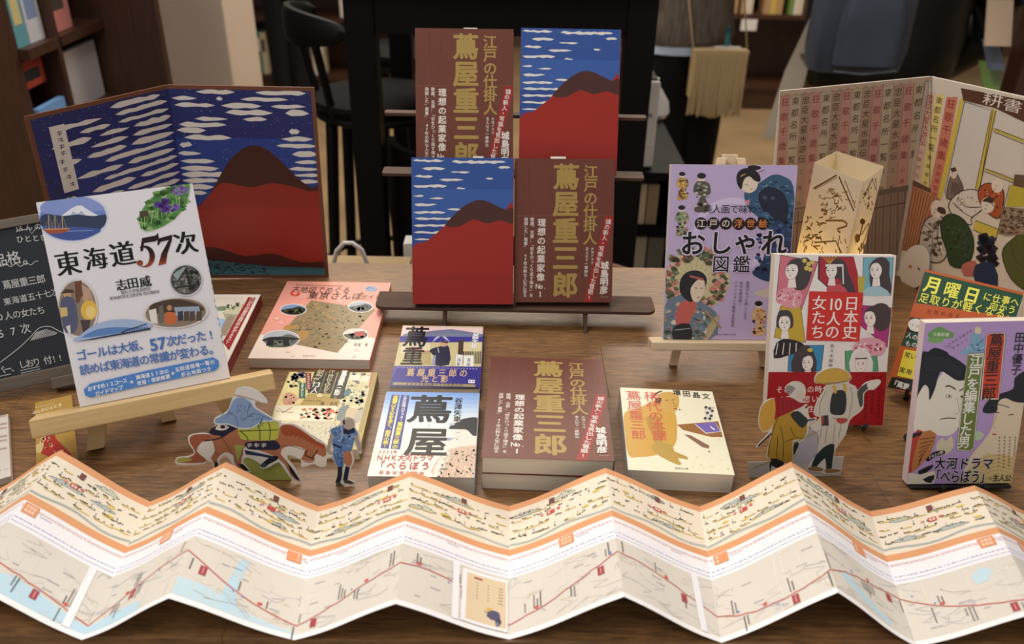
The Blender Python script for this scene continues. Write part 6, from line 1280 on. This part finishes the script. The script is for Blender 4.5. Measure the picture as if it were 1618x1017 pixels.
# high black table with stools
ht = wthing('high_table', 'tall black table standing behind the display table', 'table', -35, 2060, FZ)
x0, x1 = -345, 275
wbox('tabletop', x0-20, x1+20, 1722, 2420, 316, 350, BLACKM, ht, 3); wbox('apron', x0+60.5, x1-60.5, 1755, 1780, 232, 315.5, BLACK, ht)
wbox('apron', x0+8, x0+30, 1812, 2338, 232, 315.5, BLACK, ht); wbox('apron', x1-30, x1-8, 1812, 2338, 232, 315.5, BLACK, ht)
for sx in (x0, x1-60):
    for yy_ in (1750, 2340): wbox('leg', sx, sx+60, yy_, yy_+60, FZ, 315.5, BLACK, ht, 3)
SEAT = mat('black_seat_pad', '#101012', .75, .12)
def stool(label, x, y, a0, a1, group):
    r = wthing('bar_stool', label, 'stool', x, y, FZ, group); Z = -FZ
    MB().loft([ring(0, 0, Z-14, 155, 155, 32), ring(0, 0, Z+2, 168, 168, 32), ring(0, 0, Z+12, 166, 166, 32), ring(0, 0, Z+16, 150, 150, 32), ring(0, 0, Z+13, 60, 60, 32)]).build('seat', SEAT, r, smooth=True)
    MB().tube([(150*math.cos(t), 150*math.sin(t), Z-26) for t in [2*math.pi*i/32 for i in range(32)]], 11, 8, True).build('seat_ring', BLACK, r, smooth=True)
    for k in range(4):
        t = R(45+90*k+a0*.0); MB().tube([(140*math.cos(t), 140*math.sin(t), Z-22), (195*math.cos(t), 195*math.sin(t), 2)], [16, 13], 10).build('leg', BLACK, r, smooth=True)
    MB().tube([(172*math.cos(t), 172*math.sin(t), 300) for t in [2*math.pi*i/32 for i in range(32)]], 9, 8, True).build('foot_ring', BLACK, r, smooth=True)
    rings = []
    for i in range(25):
        t = R(a0+(a1-a0)*i/24); e = math.sin(math.pi*i/24)**.5*.75+.25; c, s_ = math.cos(t), math.sin(t); zz = Z+192
        rings.append([((200+q*13)*c, (200+q*13)*s_, zz+p*40*e) for q, p in ((-.6, -1), (.6, -1), (1, -.6), (1, .6), (.5, 1), (-.5, 1), (-1, .6), (-1, -.6))])
    MB().loft(rings).build('backrest', BLACK, r, smooth=True)
    for f in (.25, .75):
        t = R(a0+(a1-a0)*f); MB().tube([(150*math.cos(t), 150*math.sin(t), Z-20), (192*math.cos(t), 192*math.sin(t), Z+180)], 10, 8).build('backrest_post', BLACK, r, smooth=True)
stool('black bar stool with curved backrest just left of the tall black table', -352, 2150, 148, 262, None)
stool('black bar stool farther back under the tall table', -330, 2720, 40, 150, None)
tub = wthing('tub_chair', 'low black tub chair half hidden under the tall table', 'chair', -120, 1930, FZ)
rings = []
for i in range(21):
    t = R(165+135*i/20); e = i/20; rr = 168; top = 735-170*max(0, abs(e-.35)-.2)*1.6
    rings.append([((rr+q)*math.cos(t), (rr+q)*math.sin(t), z) for q, z in ((-9, 440), (9, 440), (12, 560), (9, top), (-9, top), (-11, 560))])
MB().loft(rings).build('shell', BLACKM, tub, smooth=True)
MB().loft([ring(0, 0, 400, 130, 130, 24), ring(0, 0, 455, 138, 138, 24), ring(0, 0, 462, 124, 124, 24)]).build('seat', SEAT, tub, smooth=True)
for k in range(4): t = R(45+90*k); MB().tube([(95*math.cos(t), 95*math.sin(t), 405), (135*math.cos(t), 135*math.sin(t), 2)], 13, 8).build('leg', BLACK, tub, smooth=True)
# paper bag with white handle behind the table edge
A, B = aty(527, 417, 1330), aty(584, 419, 1330); top = aty(554, 383, 1330).z
pb = wthing('paper_bag', 'brown paper bag with a white loop handle standing behind the display table', 'bag', (A.x+B.x)/2, 1370, FZ); KR = mat('kraft_paper', '#b09670', .85)
zt = A.z-30; wbox('bag_body', A.x-60, B.x+60, 1322, 1430, FZ, zt, KR, pb); o = pb.matrix_world.translation; hw = (B.x-A.x)/2
MB().tube([(-hw*1.02, -40, zt-FZ-20), (-hw, -40, A.z-FZ), (-hw*.75, -40, top-FZ-16), (-hw*.3, -40, top-FZ-1), (hw*.15, -40, top-FZ-1), (hw*.62, -40, top-FZ-13), (hw*.9, -40, A.z-FZ), (hw*1.02, -40, zt-FZ-20)], 4, 8).build('handle', WHITE, pb, smooth=True)
A = aty(640, 394, 1420); wp = wthing('paper_bag', 'white paper bag just left of the book stand, behind the table edge', 'bag', A.x+45, 1470, FZ)
mb = MB(); mb.hexa([(-60, -50, 0), (70, -50, 0), (70, 50, 0), (-60, 50, 0)], [(-52, -20, A.z-FZ-3), (70, -8, A.z-FZ+6), (70, 8, A.z-FZ+6), (-52, 20, A.z-FZ-3)]); mb.build('bag_body', mat('white_paper', '#d6d2cc', .8), wp)
A = aty(975, 412, 1500); ch = wthing('wooden_armrest_chair', 'low chair with a curved reddish-brown rail peeping over the table edge', 'chair', A.x, 1560, FZ); RB = mat('red_brown_wood', '#7a4a3a', .4); zz = A.z-FZ
MB().tube([(-70, -60, zz-4), (-30, -62, zz-8), (0, -62, zz-14), (24, -60, zz-22), (44, -40, zz-60), (50, 60, zz-120)], [10, 10, 10, 10, 10, 10], 10, flat=.7).build('arm_rail', RB, ch, smooth=True)
for x, y in ((-60, -58), (50, 56)): MB().tube([(x, y, zz-(8 if x < 0 else 120)), (x, y, 0)], 12, 8).build('leg', RB, ch)
MB().box(-66, 56, -50, 110, zz-250, zz-215).build('seat', RB, ch, bevel=6)

# printer on a black shelf unit
PT, PB = aty(1014, 129, 1900), aty(1031, 266, 1900); ztop = PT.z; zb = PB.z
cu = wthing('shelf_unit', 'black open shelf unit under the white printer', 'shelf unit', 300, 2150, FZ)
wbox('side_panel', 170, 188, 1880, 2440, FZ, zb-20.5, BLACKM, cu); wbox('side_panel', 382, 400, 1880, 2440, FZ, zb-20.5, BLACKM, cu); wbox('top_board', 170, 400, 1870, 2440, zb-20, zb, BLACK, cu); wbox('back_panel', 188.5, 381.5, 2425, 2440, FZ, zb-20.5, BLACKM, cu)
for z in (zb-140, zb-300, zb-480): wbox('shelf', 188.5, 381.5, 1880, 2424, z-18, z, BLACKM, cu)
pr = wthing('printer', 'white printer with a dark sloping top beside the tall black table', 'printer', 250, 2050, zb)
wbox('body', 195, PB.x, 1900, 2260, zb+.5, ztop, WHITE, pr, 6); wbox('top_panel', 205, PB.x-6, 1912, 2250, ztop+.3, ztop+5, mat('dark_glass', '#2a2526', .3), pr, 1); wbox('tray_slot', 240, PB.x-14, 1897, 1899.7, zb+120, zb+128, mat('slot_grey', '#8c8a8a', .5), pr); wbox('front_drawer', 238, PB.x-3, 1895, 1899.6, zb+6, zb+58, WHITE, pr, 1.5)
wbx = wthing('plastic_pouch', 'small crumpled white plastic bag right of the printer', 'bag', 372, 2330, zb); r_ = random.Random(3)
MB().loft([[(x*(1+r_.uniform(-.12, .12)), y*(1+r_.uniform(-.12, .12)), z) for x, y, z in ring(0, 0, zz, rx, ry, 14)] for zz, rx, ry in ((.5, 38, 30), (14, 48, 36), (45, 42, 30), (75, 26, 20), (96, 10, 8), (108, 14, 10))]).build('pouch', mat('white_film', '#dcd8d4', .35), wbx, smooth=True)
for i, (x, w, c, n) in enumerate(((196, 34, '#b9a582', 'beige'), (232, 40, '#c9b996', 'cream'), (275, 26, '#a08a6a', 'tan'))): shelfbook(f'{n} book on the upper shelf of the black unit', (x+40, x+w+40, 1900, 2060, zb-139.5, zb-139.5+100), c, 'books in the black shelf unit', None)
for i, (x, w, c, n) in enumerate(((240, 44, '#7f8078', 'grey'), (288, 36, '#a9a08c', 'pale'), (328, 40, '#6a6558', 'olive'))): shelfbook(f'{n} book on the lower shelf of the black unit', (x, x+w, 1900, 2060, zb-299.5, zb-299.5+125), c, 'books in the black shelf unit', None)

# ---------------------------------------------------------------- shoppers
SKIN = mat('skin', '#c99a7c', .55); HAIR = mat('black_hair', '#17120f', .6)
def body(r, pts, edges, rads):
    me = bpy.data.meshes.new('body'); me.from_pydata([(p[0]/1000, p[1]/1000, p[2]/1000) for p in pts], edges, []); o = bpy.data.objects.new('body', me); COL.objects.link(o)
    md = o.modifiers.new('s', 'SKIN'); sv = me.skin_vertices[0].data
    for i, q in enumerate(rads): sv[i].radius = (q/1000, q/1000)
    sv[0].use_root = True; o.modifiers.new('u', 'SUBSURF').levels = 2
    dg = bpy.context.evaluated_depsgraph_get(); dg.update(); m2 = bpy.data.meshes.new_from_object(o.evaluated_get(dg)); bpy.data.objects.remove(o); m2.name = 'body'
    m2.materials.clear(); o = link('body', m2, r, [SKIN]); m2.polygons.foreach_set('use_smooth', [True]*len(m2.polygons)); return o
def person(label, x, y, yaw, h=1600, armfwd=True, sp=1.0):
    r = thing('person', label, 'person', Matrix.Translation(V(x, y, FZ)) @ Matrix.Rotation(R(yaw), 4, 'Z')); k = h/1600
    P = [(0, 0, 860), (0, 4, 1000), (0, 8, 1150), (0, 6, 1290), (0, -2, 1370), (0, -14, 1440), (0, -22, 1520), (0, -18, 1570)]; E_ = [(i, i+1) for i in range(7)]; Rr = [125, 110, 118, 105, 52, 62, 84, 62]
    for sx in (-1, 1):
        b = len(P); P += [(sx*82*sp, 0, 780), (sx*84*sp, -6, 450), (sx*86*sp, 14, 90), (sx*88*sp, -60, 40), (sx*90*sp, -130, 34)]; Rr += [82*sp, 54*sp**.5, 38, 32, 22]; E_ += [(0, b), (b, b+1), (b+1, b+2), (b+2, b+3), (b+3, b+4)]
        b = len(P); P += [(sx*165, 6, 1290), (sx*205, 20, 1040), (sx*150, -150, 1080), (sx*110, -230, 1140), (sx*95, -262, 1160)] if armfwd else [(sx*165, 6, 1290), (sx*240, 30, 1040), (sx*200, -70, 870), (sx*170, -100, 820), (sx*160, -110, 790)]; Rr += [58, 44, 34, 26, 20]; E_ += [(3, b), (b, b+1), (b+1, b+2), (b+2, b+3), (b+3, b+4)]
        hb = b+4; wp_ = Vector(P[hb]); d = (wp_-Vector(P[b+2])).normalized()
        for j, (off, ln) in enumerate(((-24, 62), (-8, 72), (8, 68), (22, 54))):
            n = len(P); q = wp_+Vector((off, 0, 0)); P += [tuple(q+d*20), tuple(q+d*ln*.65+Vector((0, 0, -6))), tuple(q+d*ln+Vector((0, 0, -20)))]; Rr += [9, 8.5, 7]; E_ += [(hb, n), (n, n+1), (n+1, n+2)]
        n = len(P); q = Vector(P[b+3])+Vector((-sx*26, 0, 8)); P += [tuple(q+d*14), tuple(q+d*48+Vector((-sx*8, 0, 0)))]; Rr += [10, 8]; E_ += [(b+3, n), (n, n+1)]
    P = [(a*k, b_*k, c*k) for a, b_, c in P]; body(r, P, E_, Rr)
    hair = MB().loft([ring(0, 2, z*k, rx, ry, 20) for z, rx, ry in ((1400, 70, 50), (1450, 96, 88), (1520, 104, 104), (1580, 98, 100), (1620, 70, 76), (1640, 20, 24))]); hair.v = [(a, b_+16, c) for a, b_, c in hair.v]
    hair.build('hair', HAIR, r, smooth=True)
    return r, k
def legs(r, k, m, sp=1.0, top=900, wide=1.0):
    for sx in (-1, 1):
        MB().loft([ring(sx*78*sp, 0, z*k, a, b, 18) for z, a, b in ((95, 72*wide, 78*wide), (300, 82*wide, 88*wide), (520, 88*wide, 92*wide), (700, 92*min(1, wide), 104), (800, 84*min(1, wide), 110))]).build('trouser_leg', m, r, smooth=True)
        MB().loft([ring(sx*86*sp, -52, z, a, b, 16) for z, a, b in ((1, 46, 122), (26, 48, 124), (56, 42, 104), (84, 36, 50))]).build('shoe', BLACKM, r, smooth=True)
    MB().loft([ring(0, 0, z*k, a*(.4+.6*sp), b, 24) for z, a, b in ((740, 168, 118), (800, 168, 124), (top, 150, 118), (top+60, 140, 110))]).build('trouser_seat', m, r, smooth=True)
P1L, P1R = aty(1025, 60, 3100), aty(1150, 55, 3100); pcx = (P1L.x+P1R.x)/2; hemz = P1L.z-FZ
TRO = mat('black_trousers', '#100f10', .8, .2)
p1, k1 = person('shopper in a brown-grey knit sweater and black trousers', pcx, 3150, 205, 1500)
legs(p1, k1, TRO, wide=1.15, top=hemz/k1*.98)
KNIT = wood('knit_wool', '#524940', '#7c6f64', .9, axis=2, scale=6, spec=.1)
sw = [ring(0, 0, z, a, b, 36) for z, a, b in ((hemz-12, 174, 134), (hemz+8, 182, 142), (hemz+60, 172, 134), (hemz+220, 158, 124), (hemz+380, 166, 120), (hemz+470, 150, 100), (hemz+520, 80, 70))]
sw = [[(x*(1+.012*(i % 2)), y*(1+.012*(i % 2)), z) for i, (x, y, z) in enumerate(r0)] for r0 in sw]
MB().loft(sw).build('sweater', KNIT, p1, smooth=True)
for sx in (-1, 1):
    MB().tube([(sx*140*k1, 6, 1290*k1), (sx*190*k1, 18, 1150*k1), (sx*206*k1, 20, 1040*k1), (sx*180*k1, -70, 1050*k1), (sx*152*k1, -145, 1078*k1)], [66, 60, 56, 50, 44], 14).build('sleeve', KNIT, p1, smooth=True)
MB().loft([ring(0, 0, z, a, b, 28) for z, a, b in ((hemz-40, 178, 138), (hemz-12, 172, 134), (hemz+6, 160, 124))]).build('shirt_hem', mat('pale_blue_shirt', '#a9b4c6', .8), p1, smooth=True)
# fringed bag
BT, BB_ = aty(1096, 78, 2960), aty(1168, 188, 2960); bgx = (BT.x+BB_.x)/2; bw = BB_.x-BT.x
bag = wthing('shoulder_bag', 'beige fringed shoulder bag worn by the shopper in the knit sweater', 'bag', bgx, 2975, BB_.z); BE = mat('beige_suede', '#b79f76', .85, .1); bh = BT.z-BB_.z
MB().box(-bw/2, bw/2, -14, 26, bh*.3, bh).build('bag_body', BE, bag, bevel=4); MB().box(-bw/2-1, bw/2+1, -19, -14.3, bh-13, bh-1).build('top_band', BE, bag, bevel=1.5)
rf = random.Random(6); nf = 46
for i in range(nf):
    x = -bw/2+4+(bw-8)*i/(nf-1); l = rf.uniform(0, 16)+abs(i-nf/2)*.3; d = rf.uniform(-5, 5); y = -17.5-(i % 3)*2.4
    MB().tube([(x, y, bh-12), (x+d*.3, y-2, bh*.5), (x+d, y+rf.uniform(-3, 3), l)], [3.6, 4.4, 3.4], 6, flat=.6).build('fringe_strand', BE, bag, smooth=True)
for px, sx, tp in ((1085, -1, (1082, -60)), (1166, 1, (1172, -60))):
    q = aty(tp[0], tp[1], 3010); MB().tube([(sx*(bw/2-3), 0, bh-8), (q.x-bgx, 20, q.z-BB_.z), (0, 110, q.z-BB_.z+420)], [6, 6, 6], 8, flat=.35).build('strap', BE, bag, smooth=True)
bk = shelfbook('white paperback sticking out of the fringed bag', (bgx-20, bgx+bw/2-26, 2976, 2990, BB_.z+bh-60, BB_.z+bh+7), '#d9d0c6', None); tq = aty(1152, 46, 2985)
tm = wthing('water_bottle', 'slim teal bottle sticking up from the fringed bag', 'bottle', tq.x+2, 2994, BB_.z+bh-30)
MB().loft([ring(0, 0, z, a, a, 14) for z, a in ((0, 9), (62, 9), (70, 8), (82, 8))]).build('flask', mat('teal_plastic', '#2e6a70', .4), tm, smooth=True)
MB().loft([ring(0, 0, z, a, a, 14) for z, a in ((82.3, 8.6), (tq.z-BB_.z-bh+30+8, 8.6))]).build('cap', mat('dark_teal', '#1f4a52', .4), tm, smooth=True)

# shopper with the backpack
A, B = aty(1290, 10, 2600), aty(1440, 10, 2600); bpz = aty(1350, 112, 2600).z
cxp = aty(1475, 40, 2760).x
p2, k2 = person('shopper in a black padded coat seen from behind with a backpack', cxp-120, 2830, 185, 1720)
legs(p2, k2, BLACKM, wide=1.1); COAT = mat('black_nylon', '#0f0e0f', .45, .35, noise=.3, scale=6)
hz = aty(1450, 118, 2700).z-FZ
MB().loft([ring(0, 0, z, a, b, 32) for z, a, b in ((hz-60, 225, 150), (hz-20, 245, 165), (hz+80, 262, 175), (hz+160, 255, 170), (hz+260, 268, 178), (hz+420, 265, 170), (hz+560, 235, 140), (hz+640, 110, 90))]).build('coat', COAT, p2, smooth=True)
MB().tube([(190, 6, hz+540), (225, 30, hz+380), (215, -20, hz+290), (170, -130, hz+300), (110, -230, hz+330)], [84, 76, 70, 60, 48], 16).build('coat_sleeve', COAT, p2, smooth=True)
for sx in (-1,):
    MB().tube([(sx*200, 10, hz+560), (sx*290, 20, hz+380), (sx*338, 30, hz+200), (sx*326, 10, hz+90), (sx*262, -60, hz+0), (sx*200, -120, hz-30)], [88, 84, 82, 80, 66, 52], 16).build('coat_sleeve', COAT, p2, smooth=True)
CO = mat('beige_cotton', '#c4b8a6', .85, .1)
q = [aty(*p, 2730) for p in ((1292, 2), (1240, 112), (1205, 218), (1250, 214), (1276, 110), (1300, 60), (1302, 2))]
inv = p2.matrix_world.inverted()
f0 = [tuple(inv @ V(*p)*1000) for p in q]; f1 = [tuple(inv @ V(p.x+6, p.y+16, p.z)*1000) for p in q]; n = len(f0)
MB().add(f0+f1, [tuple(range(n)), tuple(range(n, 2*n))[::-1]]+[(i, (i+1) % n, n+(i+1) % n, n+i) for i in range(n)]).build('coat_tail', CO, p2)
q = [aty(*p, 2722) for p in ((1264, 86), (1272, 84), (1286, 104), (1279, 111))]; f0 = [tuple(inv @ V(*p)*1000) for p in q]; f1 = [tuple(inv @ V(p.x, p.y+5, p.z)*1000) for p in q]
MB().hexa(f1, f0).build('pocket_flap', mat('flap_brown', '#6f6454', .8), p2)
bp_ = wthing('backpack', 'dark slate-blue backpack on the back of the shopper in the black coat', 'backpack', (A.x+B.x)/2, 2600, bpz); W2 = (B.x-A.x)/2
NV = mat('slate_nylon', '#3a4250', .4, .4, noise=.2, scale=5)
def rrect(z, a, b, y0=0, n=28):
    P = []
    for i in range(n):
        t = 2*math.pi*i/n; c, s_ = math.cos(t), math.sin(t); P.append((a*math.copysign(abs(c)**.55, c), y0+b*math.copysign(abs(s_)**.55, s_), z))
    return P
MB().loft([rrect(0, W2*.8, 40), rrect(8, W2*.97, 66), rrect(70, W2*1.03, 84), rrect(220, W2, 88), rrect(360, W2*.94, 78), rrect(440, W2*.78, 60), rrect(465, W2*.5, 36)]).build('pack_body', NV, bp_, smooth=True)
MB().loft([rrect(26, W2*.5, 14, -78), rrect(36, W2*.66, 28, -80), rrect(150, W2*.68, 30, -80), rrect(230, W2*.6, 22, -78), rrect(244, W2*.4, 10, -76)]).build('front_pocket', NV, bp_, smooth=True)
MB().tube([(-W2*.6, -92, 18), (0, -98, 12), (W2*.7, -90, 22)], 2.4, 6).build('piping', mat('grey_piping', '#6d727c', .5), bp_)
for sx in (-1, 1): MB().tube([(sx*W2*.5, 60, 440), (sx*W2*.55, 140, 470), (sx*W2*.6, 230, 440)], 16, 8, flat=.4).build('shoulder_strap', NV, bp_, smooth=True)
# dark-trousered shopper far left
p3x = aty(455, 60, 4600).x
p3, k3 = person('shopper in black standing beyond the left bar stool', p3x, 4600, 190, 1620, sp=.6); legs(p3, k3, TRO, .6, wide=.72)
MB().loft([ring(0, 0, z, a, b, 28) for z, a, b in ((760, 160, 118), (900, 166, 126), (1100, 168, 124), (1260, 170, 120), (1340, 120, 90), (1390, 70, 66))]).build('jacket', TRO, p3, smooth=True)
for sx in (-1, 1): MB().tube([(sx*150, 6, 1290), (sx*206, 20, 1040), (sx*150, -146, 1078)], [62, 54, 42], 12).build('jacket_sleeve', TRO, p3, smooth=True)
# right edge bookcase with magazines
RX = aty(1600, 60, 2500); bc2 = wthing('bookcase', 'dark brown bookcase end at the right edge with magazines', 'bookcase', RX.x+220, 2700, FZ)
wbox('side_panel', RX.x+40, RX.x+74, 2480, 2560, FZ, 1200, CASEW, bc2); wbox('front_panel', RX.x+74.5, RX.x+520, 2480, 2510, FZ, 1200, CASEW, bc2)
ml = wthing('display_ledge', 'slanted pale magazine ledge left of the right-edge bookcase', 'ledge', RX.x-60, 2700, FZ); wbox('ledge_post', RX.x-150, RX.x+60, 3350, 3450, FZ, 500, WALL, ml)
for lab, p0, p1, c in (('green magazine at the right edge behind the folding board', (1572, 112), (1592, 150), '#7fa04a'), ('grey-blue magazine above the green one at the right edge', (1578, 76), (1594, 112), '#5d6878'), ('pale orange-edged magazine at the top right edge', (1582, 10), (1606, 74), '#d6b79a')):
    A, B = aty(*p0, 2600), aty(*p1, 2600); t_ = wthing('magazine', lab, 'magazine', (A.x+B.x)/2, 2605, B.z); sk = 14*(A.z-B.z)/60
    mb = MB().hexa([(-(B.x-A.x)/2-sk*.5, 0, 0), ((B.x-A.x)/2-sk*.5, 0, 0), ((B.x-A.x)/2-sk*.5, 6, 0), (-(B.x-A.x)/2-sk*.5, 6, 0)], [(-(B.x-A.x)/2+sk, 130, A.z-B.z), ((B.x-A.x)/2+sk, 130, A.z-B.z), ((B.x-A.x)/2+sk, 136, A.z-B.z), (-(B.x-A.x)/2+sk, 136, A.z-B.z)]); mb.build('cover', mat('mag_'+c[1:], c, .4), t_)
bpy.data.objects.remove(_to); bpy.data.curves.remove(_cu)
bpy.context.view_layer.update()
